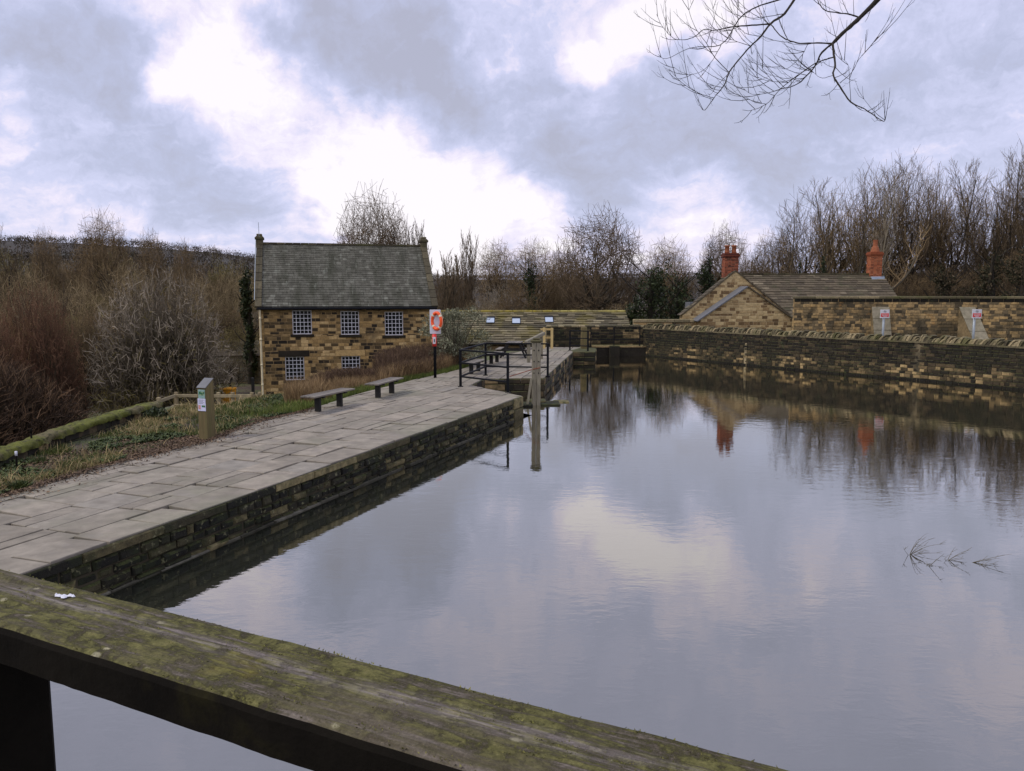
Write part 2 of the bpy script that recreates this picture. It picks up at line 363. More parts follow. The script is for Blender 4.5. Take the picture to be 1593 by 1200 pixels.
M['twig_olive'] = mat('olive_twigs', [(0,(.065,.054,.022)),(.6,(.18,.15,.06)),(1,(.34,.3,.15))], 1.5, .3, 5, 0)
M['twig_rust'] = mat('russet_twigs', [(0,(.07,.045,.02)),(.6,(.21,.135,.055)),(1,(.37,.26,.13))], 1.5, .3, 5, 0)
M['twig_grey'] = mat('grey_twigs', [(0,(.10,.085,.07)),(.6,(.25,.22,.19)),(1,(.42,.38,.34))], 1.5, .3, 5, 0)
M['twig_red'] = mat('red_twigs', [(0,(.06,.03,.02)),(.6,(.16,.085,.055)),(1,(.32,.2,.13))], 1.5, .3, 5, 0)
M['twig_tan'] = mat('tan_twigs', [(0,(.06,.045,.03)),(1,(.17,.125,.085))], 1.5, .3, 5, 0)
M['twig_dark'] = mat('dark_twigs', [(0,(.02,.015,.010)),(.7,(.07,.05,.033)),(1,(.2,.15,.1))], 1.5, .3, 5, 0)
M['ivy'] = mat('ivy_leaves', [(0,(.012,.02,.007)),(1,(.035,.05,.015))], 1.5, .3, 5, 0, rough=.6)
M['sage'] = mat('grey_green_leaves', [(0,(.08,.09,.06)),(.6,(.16,.17,.12)),(1,(.3,.31,.24))], 1.5, .3, 5, 0, rough=.7)
M['leafgreen'] = mat('green_leaves', [(0,(.02,.034,.009)),(.6,(.045,.068,.018)),(1,(.1,.12,.035))], 1.5, .3, 5, 0, rough=.7)
M['grassmix'] = mat('grass_blades', [(0,(.035,.05,.012)),(.5,(.085,.105,.024)),(.64,(.17,.145,.06)),(.85,(.28,.22,.12)),(1,(.38,.30,.17))], 1.0, .3, 5, 0, rough=.8)
M['grassgreen'] = mat('green_blades', [(0,(.055,.085,.018)),(.6,(.11,.15,.03)),(1,(.2,.22,.07))], 1.0, .3, 5, 0, rough=.8)
M['deadgrass'] = mat('dead_stalks', [(0,(.1,.062,.03)),(.5,(.2,.13,.07)),(1,(.34,.25,.14))], 1.0, .3, 5, 0, rough=.8)
M['deadstalk'] = mat('dark_dead_stalks', [(0,(.035,.02,.014)),(.6,(.085,.052,.036)),(1,(.17,.115,.075))], 1.0, .3, 5, 0, rough=.8)
M['litter'] = mat('leaf_litter', [(0,(.035,.022,.015)),(.5,(.085,.055,.038)),(1,(.2,.14,.095))], 1.0, .3, 5, 0, rough=.8)

def coursed(mb, frame, u0, u1, z0, z1, ch=(.14,.22), sw=(.22,.5), gap=.012, prot=.015, holes=(), clip=None, seed=1, courses=None,
            mst=0, mmo=1, dark=None, jit=.004, chamf=.012):
    """coursed stones on a wall face. frame(u, z, w) -> world; holes (ua, ub, za, zb); clip(z) -> (ua, ub)"""
    rg = random.Random(seed)
    zs = sorted(set([z0, z1]+[h for H in holes for h in H[2:4] if z0 < h < z1]))
    bands = []
    for a, b in zip(zs, zs[1:]):
        n = max(1, round((b-a)/((ch[0]+ch[1])/2))); ws = [rg.uniform(*ch) for _ in range(n)]; k = (b-a)/sum(ws); z = a
        for w in ws: bands.append((z, z+w*k)); z += w*k
    for (a, b) in bands:
        lo, hi = u0, u1
        if clip: lo, hi = clip((a+b)/2)
        if hi-lo < .08: continue
        iv = [(lo, hi)]
        for (ha, hb, za, zb) in holes:
            if min(b, zb)-max(a, za) > .2*(b-a):
                nv = []
                for (p, q) in iv:
                    if hb <= p or ha >= q: nv.append((p, q)); continue
                    if ha > p: nv.append((p, ha))
                    if hb < q: nv.append((hb, q))
                iv = nv
        for (p, q) in iv:
            # mortar strip, cut so that it can follow a bent frame
            K = max(1, int((q-p)/.6)) 
            for i in range(K):
                ua = p+(q-p)*i/K; ub = p+(q-p)*(i+1)/K
                mb.face([frame(ua, a, -.004), frame(ub, a, -.004), frame(ub, b, -.004), frame(ua, b, -.004)], mmo)
            u = p
            while u < q-1e-4:
                w = rg.uniform(*sw)*(.6 if rg.random() < .2 else 1)
                if q-u-w < sw[0]*.6: w = q-u
                r = rg.random()
                if dark is not None: r = dark(u+w/2, (a+b)/2, r, rg)
                g = gap/2; A, B, C_, D_ = u+g, u+w-g, a+g, b-g; P = prot*rg.uniform(.4, 1.3)
                if B-A > .02 and D_-C_ > .02:
                    j = lambda: rg.uniform(-jit, jit)
                    o = [frame(A+j(), C_+j(), P-chamf), frame(B+j(), C_+j(), P-chamf), frame(B+j(), D_+j(), P-chamf), frame(A+j(), D_+j(), P-chamf)]
                    c2 = chamf
                    n_ = [frame(A+c2, C_+c2, P+j()), frame(B-c2, C_+c2, P+j()), frame(B-c2, D_-c2, P+j()), frame(A+c2, D_-c2, P+j())]
                    k_ = [frame(A, C_, -.02), frame(B, C_, -.02), frame(B, D_, -.02), frame(A, D_, -.02)]
                    mb.faces(n_+o+k_, [(0,1,2,3)]+[(4+i, 4+(i+1)%4, (i+1)%4, i) for i in range(4)]+[(8+i, 8+(i+1)%4, 4+(i+1)%4, 4+i) for i in range(4)], mst, (min(1,max(0,r)), rg.random()))
                u += w
def line_frame(a, b):
    """wall face from a to b (2-D); outward is to the right of a->b"""
    a = Vector((a[0], a[1])); b = Vector((b[0], b[1])); d = (b-a).normalized(); n = Vector((d.y, -d.x))
    def f(u, z, w): 
        q = a+d*u+n*w; return (q.x, q.y, z)
    return f, (b-a).length
def poly_frame(pts):
    P = [Vector((p[0], p[1])) for p in pts]; cum = [0]
    for i in range(len(P)-1): cum.append(cum[-1]+(P[i+1]-P[i]).length)
    nn = []
    for i in range(len(P)):
        d = (P[min(i+1, len(P)-1)]-P[max(i-1, 0)]).normalized(); nn.append(Vector((d.y, -d.x)))
    def f(u, z, w):
        i = 0
        while i < len(P)-2 and u > cum[i+1]: i += 1
        t = (u-cum[i])/(cum[i+1]-cum[i]); q = P[i].lerp(P[i+1], t); n = nn[i].lerp(nn[i+1], t).normalized()
        q = q+n*w; return (q.x, q.y, z)
    return f, cum[-1]
def slates(mb, O, e, up, L, S, w=(.22,.3), ex=.2, th=.012, seed=1, m=0, clip=None, lap=1.5, wob=.004):
    """courses of slates on a slope: O eaves corner, e along the eaves, up the slope"""
    rg = random.Random(seed); O = Vector(O); e = Vector(e).normalized(); up = Vector(up).normalized(); n = e.cross(up).normalized()
    if n.z < 0: n = -n
    k = 0; v = 0.0
    while v < S-.02:
        exk = min(ex, S-v) if not callable(ex) else min(ex(v), S-v)
        lo, hi = (0, L) if not clip else clip(v+exk/2)
        u = lo - rg.uniform(0, w[0]) if not clip else lo
        while u < hi:
            ww = rg.uniform(*w); a = max(u, lo); b = min(u+ww-.006, hi)
            if b-a > .02:
                t0 = th*rg.uniform(.8, 1.5); v1 = min(v+exk*lap, S)
                dv = rg.uniform(-wob, wob)
                z0 = th*1.6; z1 = .0
                p = [O+e*a+up*(v+dv)+n*z0, O+e*b+up*(v+dv)+n*z0, O+e*b+up*v1+n*z1, O+e*a+up*v1+n*z1]
                q = [x+n*t0 for x in p]
                mb.faces(p+q, [(4,5,6,7),(0,1,5,4),(1,2,6,5),(3,0,4,7)], m, (rg.random(), rg.random()))
            u += ww
        v += exk; k += 1
# ================================================================== layout
QZ = .6
E0 = Vector(G2(45, 888, QZ)); E1 = Vector(G2(813, 616, QZ)); ed = (E1-E0).normalized(); EB = E0-ed*9.5      # quay edge, running away behind the viewer
N1 = Vector(G2(732, 599, QZ)); N2 = Vector(G2(753, 588.7, QZ)); Q1 = Vector(G2(846, 588, QZ)); Q2 = Vector(G2(891, 547.8, QZ))
Q3 = Vector(G2(926, 548, QZ)); Q4 = Vector(G2(927, 541.6, QZ)); Q5 = Vector(G2(1000, 541.6, QZ))
pondpx = [(1000, 553.5), (1121, 565), (1300, 582), (1425, 592), (1593, 608)]
PW = [Vector(G2(x, y, 0)) for x, y in pondpx]
PW = [Vector((Q4.x-.3, PW[0].y+.25))] + PW + [Vector((24.5, 20)), Vector((27.5, 8)), Vector((28, -2.2))]
LEFTB = [Vector(G2(x, y, QZ)) for x, y in [(-400, 862), (0, 773), (150, 727), (320, 686), (400, 656), (470, 640), (560, 612), (640, 592), (715, 575), (775, 556), (836, 543), (846,541)]]
LB0 = Vector((LEFTB[0].x-1.5, LEFTB[0].y-9))
def nrm(v): return Vector((v.y, -v.x))
# pond outline at the water
pond = [EB, E1, N1, N2, Q1, Q2, Q3, Q4, Vector((Q4.x-.1, 48.2)), Vector((PW[1].x+.4, 48.2))] + PW[1:] + [Vector((-9, -2.2))]

# ------------------------------------------------------------------ ground
def seg_dist(p, a, b):
    ab = b-a; t = max(0, min(1, (p-a).dot(ab)/ab.length_squared)); return (p-(a+ab*t)).length
def inside(p, poly):
    c = False; n = len(poly)
    for i in range(n):
        a, b = poly[i], poly[(i+1) % n]
        if (a.y > p.y) != (b.y > p.y) and p.x < (b.x-a.x)*(p.y-a.y)/(b.y-a.y)+a.x: c = not c
    return c
def sm(a, b, x):
    t = max(0, min(1, (x-a)/(b-a))); return t*t*(3-2*t)
def leftline(y):
    P = [LB0]+LEFTB
    for a, b in zip(P, P[1:]):
        if a.y <= y <= b.y: return a.x+(b.x-a.x)*(y-a.y)/(b.y-a.y)
    return P[-1].x if y > P[-1].y else P[0].x
from mathutils import noise as mn
def far_h(x, y):
    # wooded valley side on the left, low rise in the distance
    d = math.hypot(x, y); h = -1.9
    a = math.atan2(x, y)
    h += sm(120, 420, d)*(14*sm(-.1, -.45, a)+20*sm(.5, .8, a))
    h += sm(250, 900, d)*(24+14*sm(-.05, -.5, a)) + mn.noise(Vector((x*.004, y*.004, 0)))*8*sm(200, 700, d)
    h += sm(40, 90, d)*3*sm(.2, .55, a)
    return h
def ground_z(x, y):
    p = Vector((x, y))
    if inside(p, pond):
        return -1.1
    dd = min(seg_dist(p, pond[i], pond[(i+1) % len(pond)]) for i in range(len(pond)))
    L = leftline(y)
    if x > L and (y < 46.3 or x < Q4.x):
        pass
    # right of the pond, behind the wall
    if x > Q4.x+.2 or y > 47.6:
        if dd < .4: return -1.1
        t = sm(52, 62, math.hypot(x, y)); base = .62 if x > 4 else .35-.9*sm(47.6, 52, y)
        if x < 4: t = sm(50, 60, y)
        if x < -3 and y > 47: base = min(base, .3-2.3*sm(-3, -6, x))
        return base*(1-t)+far_h(x, y)*t
    if x > L-.12:
        if x > L+.5: return -.4
        return .5
    # left of the path: level verge, then falling away
    s = L-x
    band = 2.6 if y < 24 else max(.8, 2.6-(y-24)*.35)
    if y < 22 : band = max(0.0, L+9.35)
    v = .52+.03*math.sin(x*2.1+y)+.03*mn.noise(Vector((x*1.3, y*1.3, 3)))
    lowd = -.95-.8*sm(14, 40, s)
    low = -1.85
    fall = sm(band, band+(2.2 if y < 22 else 5.5), s)
    lowz = (.0+(-1.2)*sm(0, 4, s-band)) if y < 22 else low
    lowz = lowz-(.6*sm(4, 14, s-band) if y < 22 else 0)
    z = v*(1-fall)+lowz*fall
    t = sm(55, 85, math.hypot(x, y))
    return z*(1-t)+far_h(x, y)*t
def axis(lo, hi, fine, out, growth=1.28):
    a = []; v = lo
    while v <= hi: a.append(v); v += fine
    s = fine; b = a[-1]
    while b < out: s *= growth; b += s; a.append(b)
    s = fine; b = a[0]; pre = []
    while b > -out: s *= growth; b -= s; pre.append(b)
    return pre[::-1]+a
gx = axis(-24, 30, .45, 3200); gy = axis(-2, 62, .45, 3200)
g = MB(); nx, ny = len(gx), len(gy)
for y in gy:
    for x in gx: g.v.append((x, y, ground_z(x, y)))
for j in range(ny-1):
    for i in range(nx-1):
        g.f.append((j*nx+i, j*nx+i+1, (j+1)*nx+i+1, (j+1)*nx+i)); g.m.append(0); g.c.append((.5,.5)); g.sm.append(True)
m, t, p = newmat('earth_and_turf')
n1 = tnoise(t, .55, 7, .6, wpos=True); n2 = tnoise(t, 9, 6, .7, wpos=True); n3 = tnoise(t, .02, 5, .6, wpos=True)
c1 = ramp(t, n2, [(.3,(.022,.015,.010)),(.5,(.05,.036,.025)),(.7,(.10,.072,.048))])
c2 = ramp(t, n2, [(.3,(.035,.05,.014)),(.55,(.085,.1,.03)),(.75,(.17,.15,.07))])
c3 = mixc(t, rampf(t, n1, .42, .58), c1, c2)
ge = node(t, 'ShaderNodeNewGeometry'); ln = node(t, 'ShaderNodeVectorMath', {0: ge.outputs['Position']}, operation='LENGTH').outputs['Value']
far = ramp(t, n3, [(.35,(.016,.013,.009)),(.5,(.026,.02,.013)),(.62,(.022,.022,.012)),(.75,(.032,.028,.017))])
c4 = mixc(t, rampf(t, ln, 70, 150), c3, far); t.links.new(c4, p.inputs['Base Color']); p.inputs['Roughness'].default_value = 1
bn = node(t, 'ShaderNodeBump', {'Strength': .6, 'Distance': .05, 'Height': n2}); t.links.new(bn.outputs[0], p.inputs['Normal'])
tag(g.build('ground', m), kind='structure')

# ------------------------------------------------------------------ water
w = MB(); w.face([(q.x, q.y, 0) for q in [EB, E1+Vector((.3,.1)), N1, N2, Q1, Q2, Q3, Q4+Vector((-.1,.5))]+[q for q in PW[1:]]+[Vector((-9,-14))]][::-1])
m, t, p = newmat('pond_water')
pos = node(t, 'ShaderNodeNewGeometry').outputs['Position']
sv = node(t, 'ShaderNodeVectorMath', {0: pos, 1: (.8, 1.5, 1)}, operation='MULTIPLY').outputs[0]
h1 = tnoise(t, 3.2, 3, .5, sv, .4); h2 = tnoise(t, .35, 3, .5, pos); h3 = tnoise(t, 11, 2, .5, sv)
hs = node(t, 'ShaderNodeMath', {0: h1, 1: node(t, 'ShaderNodeMath', {0: h3, 1: .25}, operation='MULTIPLY').outputs[0]}, operation='ADD').outputs[0]
amp = rampf(t, h2, .38, .66, .35, 1.0)
hs = node(t, 'ShaderNodeMath', {0: hs, 1: amp}, operation='MULTIPLY').outputs[0]
bn = node(t, 'ShaderNodeBump', {'Strength': 1.0, 'Distance': .0028, 'Height': hs})
t.nodes.remove(p)
fr = node(t, 'ShaderNodeFresnel', {'IOR': 1.33, 'Normal': bn.outputs[0]})
fac = rampf(t, fr.outputs[0], .02, .5, .31, .97)
gl = node(t, 'ShaderNodeBsdfGlossy', {'Color': (.93,.91,.85,1), 'Roughness': .015, 'Normal': bn.outputs[0]})
df = node(t, 'ShaderNodeBsdfDiffuse', {'Color': (.02,.022,.016,1)})
mx = node(t, 'ShaderNodeMixShader', {0: fac, 1: df.outputs[0], 2: gl.outputs[0]})
t.links.new(mx.outputs[0], t.nodes['Material Output'].inputs[0])
tag(w.build('water', m), kind='structure')
M['foot'] = mat('waterline_stone', BR((.05,.048,.038),(.12,.115,.1)), 7, .5, 30, .5)

# ------------------------------------------------------------------ quay: body, flagstones, walls
def clip_poly(sub, win):
    """Sutherland-Hodgman: subject polygon against a convex CCW window"""
    out = sub
    for i in range(len(win)):
        a, b = win[i], win[(i+1) % len(win)]; inp = out; out = []
        if not inp: return []
        e = b-a
        def side(p): return e.x*(p.y-a.y)-e.y*(p.x-a.x)
        for k in range(len(inp)):
            P, Q = inp[k], inp[(k+1) % len(inp)]; sp, sq = side(P), side(Q)
            if sp >= 0: out.append(P)
            if (sp >= 0) != (sq >= 0): out.append(P.lerp(Q, sp/(sp-sq)))
    return out
def area(p): return .5*sum(p[i].x*p[(i+1)%len(p)].y-p[(i+1)%len(p)].x*p[i].y for i in range(len(p)))
rg = random.Random(5)
LB = LEFTB
inset = nrm(ed)
regA = [EB, E1, N1, LB[7], LB[6], LB[5], LB[4], LB[3], LB[2], LB[1], LB[0], LB0]
# a ragged left edge
regB = [N1, N2, Q1, Q2, Q2+Vector((.1,1.4)), Vector(G2(905, 540.5, QZ)), Vector(G2(836, 540.5, QZ)), LB[9], LB[8], LB[7]]
for r_ in (regA, regB):
    if area(r_) < 0: r_.reverse()
body = MB()
body.prism([tuple(q) for q in regA], -1.3, .5, 0); body.prism([tuple(q) for q in regB], -1.3, .498, 0)
quay = thing('quay', 'flagstone paved quay running along the left side of the pond', 'quay', (E0.x, E0.y, 0))
quay['kind'] = 'structure'
body.build('core', M['joint'], quay)
def paving(reg, o, d, seed, first=(.55,.62), top=QZ, rows=(.36,.8), lens=(.5,1.4)):
    rg = random.Random(seed); n = Vector((-d.y, d.x)); mb = MB()
    ts = [(q-o).dot(n) for q in reg]; ss = [(q-o).dot(d) for q in reg]
    tt = min(ts); tmax = max(ts); k = 0
    while tt < tmax:
        w_ = rg.uniform(*first) if k == 0 else rg.uniform(*rows)
        s_ = min(ss)-rg.uniform(0, 1)
        while s_ < max(ss):
            l_ = rg.uniform(*lens); gpp = .006+rg.random()**2*.02
            a = o+d*(s_+gpp)+n*(tt+gpp); b = o+d*(s_+l_-gpp)+n*(tt+gpp+rg.uniform(-.03,.03)); c = o+d*(s_+l_-gpp+rg.uniform(-.07,.02))+n*(tt+w_-gpp); e = o+d*(s_+gpp+rg.uniform(-.02,.07))+n*(tt+w_-gpp)
            cells = [[a, b, c, e]]
            if rg.random() < .38 and k > 0:      # a split flag: two stones one behind the other
                f1 = rg.uniform(.35,.65); g1 = .008
                cells = [[a, b, b.lerp(c, f1)-n*g1, a.lerp(e, f1)-n*g1], [a.lerp(e, f1)+n*g1, b.lerp(c, f1)+n*g1, c, e]]
            for cell in cells:
                q = clip_poly(reg, cell)
                if len(q) >= 3 and area(q) > .02:
                    # tiny tilt
                    z = top+rg.uniform(-.009,.009); tx, ty = rg.uniform(-.012,.012), rg.uniform(-.012,.012); ctr = sum(q, Vector((0,0)))/len(q)
                    N = len(q); ins = []
                    for v in q:
                        dv = (v-ctr); L_ = dv.length; ins.append(ctr+dv*(1-.009/max(L_,.05)))
                    zz = lambda v: z+(v.x-ctr.x)*tx+(v.y-ctr.y)*ty
                    P = [(v.x,v.y,zz(v)) for v in ins]+[(v.x,v.y,zz(v)-.008) for v in q]+[(v.x,v.y,.47) for v in q]
                    cc = (rg.random(), rg.random())
                    mb.faces(P, [tuple(range(N))]+[(N+i, N+(i+1)%N, (i+1)%N, i) for i in range(N)]+[(2*N+i, 2*N+(i+1)%N, N+(i+1)%N, N+i) for i in range(N)], 0, cc)
            s_ += l_
        tt += w_; k += 1
    return mb
def push(reg, amt):   # cap stones overhang the walls a little
    return reg
pa = paving(regA, EB, ed, 3, (.6,.64)); pb = paving(regB, Q1, (Q2-Q1).normalized(), 8, (.5,.55), rows=(.45,.8))
pv = pa.build('paving', M['flag'], quay)
pb.build('paving', M['flag'], quay)
lim = 8
def quaywall(a, b, seed, z0=-.35, z1=.46, w=0.0, courses=(.15,.2), sw=(.28,.62)):
    mb = MB(); f, L = line_frame(a, b)
    ff = lambda u, z, w_: f(u, z, w_+w)
    coursed(mb, ff, 0, L, z0, z1, courses, sw, .02, .045, seed=seed, jit=.012, chamf=.025)
    return mb, f, L
mb1, f1, L1 = quaywall(EB, E1-ed*.85, 21, courses=(.11,.16), sw=(.2,.5))
# cap course: slightly projecting stones under the flags
coursed(mb1, lambda u, z, w: f1(u, z, w+.03), 0, L1, .46, .588, (.12,.13), (.6,1.4), .012, .02, seed=5, jit=.006, chamf=.012)
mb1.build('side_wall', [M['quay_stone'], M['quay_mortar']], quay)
pl = MB(); rg = random.Random(4); u = 0
while u < L1:      # footing just at the waterline
    l = rg.uniform(.6, 1.5); o_ = rg.uniform(.03, .09); zt = rg.uniform(.004, .016)
    pl.faces([f1(u,-.3,0), f1(u+l-.02,-.3,0), f1(u+l-.02,-.3,o_), f1(u,-.3,o_), f1(u,zt,0), f1(u+l-.02,zt,0), f1(u+l-.02,zt-.008,o_+rg.uniform(-.02,.02)), f1(u,zt-.008,o_)], [(4,7,6,5),(3,2,6,7),(0,3,7,4),(1,5,6,2)], 0, (rg.random(),.5)); u += l
pl.build('footing', M['foot'], quay)
# end pier, notch walls, far quay walls
pier = MB(); T = lambda p, z: (p.x, p.y, z)
nr = Vector((ed.y, -ed.x))
Tm = Matrix.Translation((E1-ed*.85).to_3d()) @ Matrix.Rotation(math.atan2(ed.y, ed.x), 4, 'Z')
pier.bbox(0, .8, -.06, .5, -.4, .27, .03, c=(.85,.4), T=Tm); pier.bbox(.01, .8, -.05, .5, .28, .592, .03, c=(.97,.6), T=Tm)
pier.build('end_pier', M['quay_stone'], quay)
for a, b, sd_ in ((E1, N1, 31), (N1, N2, 32), (N2, Q1, 33), (Q1, Q2, 34), (Q2, Q3, 35), (Q3, Q4, 36)):
    mb2 = MB(); f, L = line_frame(a, b)
    coursed(mb2, f, 0, L, -.35, .585, (.2,.32), (.4,.9), .02, .04, seed=sd_, jit=.01, chamf=.025)
    mb2.build('side_wall', [M['pond_stone'], M['quay_mortar']], quay)
# corner block of the far quay + coping ledge below the weir wall
lg = MB()
lg.prism([tuple(Q2), tuple(Q3), tuple(Q4), tuple(Q4+Vector((-.9,.6))), tuple(Q2+Vector((0,1.4)))], -1.2, .6, 0, (.6,.5))
lg.build('ledge_block', M['pond_stone'], quay, label='stone block at the far end of the quay')
lg = MB()
WB = Vector((Q4.x, Q4.y)); WE = Vector((PW[1].x+.3, PW[1].y+.05))
yb_ = PW[1].y
lg.prism([(Q4.x, yb_-.35), (PW[1].x+.2, yb_-.25), (PW[1].x+.2, yb_+.9), (Q4.x, yb_+.9)], -1.2, .52, 0, (.35,.5)); 
lg.prism([(Q4.x, yb_-.42), (PW[1].x+.15, yb_-.32), (PW[1].x+.2, yb_+.9), (Q4.x, yb_+.9)], .523, .6, 0, (.95,.5))
lg.build('ledge', M['pond_stone'], quay)
# sluice opening block
sl_ = MB(); s0 = AT(956, 548, yb_-.5)
sl_.bbox(s0.x-.3, s0.x+.3, yb_-.66, yb_-.3, -.5, .64, .04, c=(.3,.3))
sl_.build('sluice_block', M['pond_stone'], quay)

# ------------------------------------------------------------------ pond wall with cock-and-hen coping
pw = thing('pond_wall', 'long curving dark stone retaining wall with upright coping stones along far side of the pond', 'wall', (PW[1].x, PW[1].y, 0))
fp, Lp = poly_frame([p for p in PW[1:]][::1])
fpr = fp
mb = MB()
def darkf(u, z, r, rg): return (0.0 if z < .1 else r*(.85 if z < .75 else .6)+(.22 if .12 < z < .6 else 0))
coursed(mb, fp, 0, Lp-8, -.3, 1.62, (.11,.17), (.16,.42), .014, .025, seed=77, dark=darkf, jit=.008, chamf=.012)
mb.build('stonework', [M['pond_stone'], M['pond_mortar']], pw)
core = MB(); K = 60
for i in range(K):
    ua, ub = Lp*i/K, Lp*(i+1)/K
    P = [fp(ua,-1.2,-.012), fp(ub,-1.2,-.012), fp(ub,-1.2,-.55), fp(ua,-1.2,-.55)]; Q = [(a[0],a[1],1.6) for a in P]
    core.faces(P+Q, [(0,1,5,4),(2,3,7,6),(4,5,6,7)])
core.build('core', M['pond_mortar'], pw)
pil = MB()
for px_, hh in ((1160, 1.15),):   # pale upright stones showing in the wall
    u_ = min((abs((796.5+F*fp(u/10,0,0)[0]/fp(u/10,0,0)[1])-px_), u/10) for u in range(int(Lp*10)-150))[1]
    pil.faces([fp(u_-.08,-.2,.0), fp(u_+.08,-.2,.0), fp(u_+.08,-.2,.022), fp(u_-.08,-.2,.022), fp(u_-.06,hh,.0), fp(u_+.08,hh,.0), fp(u_+.08,hh,.022), fp(u_-.06,hh,.022)], [(3,2,6,7),(0,3,7,4),(1,5,6,2),(4,7,6,5)], 0, (.75,.5))
pil.build('pale_upright_stone', M['garden_mortar'], pw)
cp = MB(); rg = random.Random(9); u = -.2; cp2 = MB()
while u < Lp-8:
    w_ = rg.uniform(.06,.15); h_ = rg.uniform(.12,.30); ln = rg.uniform(.06,.2); o_ = rg.uniform(-.04,.05)
    uu = max(u,0)
    b0 = [fp(uu,1.66,o_), fp(uu+w_*.85,1.66,o_), fp(uu+w_*.85,1.66,-.48), fp(uu,1.66,-.48)]
    t0 = [Vector(fp(uu+ln+w_*.12,1.66+h_,o_-.05)), Vector(fp(uu+ln+w_*.7,1.66+h_*.92,o_-.06)), Vector(fp(uu+ln+w_*.7,1.66+h_*.9,-.42)), Vector(fp(uu+ln+w_*.12,1.66+h_,-.42))]
    m0 = [Vector(a).lerp(c, .6)+Vector((0,0,.02)) for a, c in zip(b0, t0)]
    m0[0] += (m0[0]-m0[2])*.04; m0[1] += (m0[1]-m0[3])*.04
    cp.faces(b0+m0+t0, [(i,(i+1)%4,4+(i+1)%4,4+i) for i in range(4)]+[(4+i,4+(i+1)%4,8+(i+1)%4,8+i) for i in range(4)]+[(8,9,10,11)], 0, (rg.random(), rg.random()))
    u += w_*.95
u = 0
while u < Lp-8:
    l = rg.uniform(.5,.9)
    P = [fp(u,1.6,.05), fp(u+l-.01,1.6,.05), fp(u+l-.01,1.6,-.56), fp(u,1.6,-.56)]; Q = [(a[0],a[1],1.665) for a in P]
    cp2.faces(P+Q, [(0,1,5,4),(1,2,6,5),(2,3,7,6),(3,0,4,7),(4,5,6,7),(3,2,1,0)], 0, (rg.random()*.6,.5)); u += l
cp.build('coping', M['coping'], pw); cp2.build('ledge_course', M['coping'], pw)

# weir wall closing the far end of the path
ww = thing('weir_wall', 'low stone wall behind the iron railing at the far end of the quay', 'wall', (3, 47, 0))
mb = MB(); a = Vector((G2(858, 540, .6)[0]-.2, yb_+.9)); b = Vector((PW[1].x+.3, yb_+.9)); f, L = line_frame(a, b)
coursed(mb, f, 0, L, .5, 1.68, (.13,.2), (.25,.6), .015, .02, seed=3, jit=.006)
mb.build('stonework', [M['pond_stone'], M['pond_mortar']], ww)
c2 = MB(); c2.box(a.x, b.x, a.y+.02, a.y+.5, -1, 1.66); c2.build('core', M['pond_mortar'], ww)
c3 = MB(); u = a.x
while u < b.x:
    l = rg.uniform(.25,.5); h_ = rg.uniform(.1,.2); c3.bbox(u, u+l-.02, a.y-.04, a.y+.5, 1.663, 1.665+h_, .03, c=(rg.random(),.5)); u += l
c3.build('coping', M['coping'], ww)
# short low wall in front of the cottage
lw = thing('low_wall', 'short low stone wall with flat pale coping left of the cottage gable', 'wall', (10, 50, .6))
A_ = AT(986, 497, 50.0); B_ = AT(1106, 497, 50.0)
mb = MB(); f, L = line_frame((A_.x, 50.0), (B_.x, 50.0)); coursed(mb, f, 0, L, .5, A_.z-.2, (.14,.2), (.25,.6), .015, .02, seed=6)
mb.build('stonework', [M['garden_stone'], M['garden_mortar']], lw)
mb = MB(); mb.box(A_.x, B_.x, 50.02, 50.4, 0, A_.z-.21); mb.build('core', M['garden_mortar'], lw)
mb = MB(); u = A_.x
while u < B_.x: l = rg.uniform(.6,1.1); mb.bbox(u, min(u+l,B_.x)-.01, 49.93, 50.47, A_.z-.2, A_.z, .03, c=(.5+.5*rg.random(),.5)); u += l
mb.build('coping', M['coping'], lw)

# ------------------------------------------------------------------ walled garden wall on the right
gw = thing('garden_wall', 'tall coursed sandstone wall with flat mossy coping behind the pond wall', 'wall', (17, 43, .6))
GA = Vector((AT(1236, 465, 43.5).x, 43.5)); GB_ = Vector((AT(1600, 465, 40.5).x+9, 39.0))
f, L = line_frame(GA, GB_)
def gdark(u, z, r, rg):
    # dark damp staining below the coping: real soot and moss on the stone
    return r
mb = MB(); coursed(mb, f, 0, L, .4, 3.42, (.12,.18), (.16,.42), .014, .02, seed=12, dark=gdark, jit=.007)
mb.build('stonework', [M['garden_stone'], M['garden_mortar']], gw)
mb = MB(); d_ = (GB_-GA).normalized(); n_ = Vector((d_.y,-d_.x)); q = [GA-n_*.02+d_*.02, GB_-n_*.02, GB_-n_*.45, GA-n_*.45+d_*.02]
mb.prism([tuple(x) for x in q], 0, 3.41); mb.build('core', M['garden_mortar'], gw)
mb = MB(); f2, L2 = line_frame(GA-n_*.45, GA); coursed(mb, f2, 0, L2, .4, 3.42, (.12,.18), (.2,.4), .014, .02, seed=13)
mb.build('end_face', [M['garden_stone'], M['garden_mortar']], gw)
mb = MB(); u = -.05; ang = math.atan2(d_.y, d_.x)
Tg = Matrix.Translation(GA.to_3d()) @ Matrix.Rotation(ang, 4, 'Z')
while u < L:
    l = rg.uniform(.8,1.5); mb.bbox(u, min(u+l,L)-.012, -.08, .53, 3.423, 3.56+rg.uniform(-.01,.01), .025, c=(rg.random()*.9,.5), T=Tg); u += l
mb.build('coping', M['coping'], gw)
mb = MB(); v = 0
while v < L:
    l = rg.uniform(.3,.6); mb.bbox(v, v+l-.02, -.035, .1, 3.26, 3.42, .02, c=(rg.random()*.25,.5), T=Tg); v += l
mb.build('under_course', M['pond_stone'], gw)
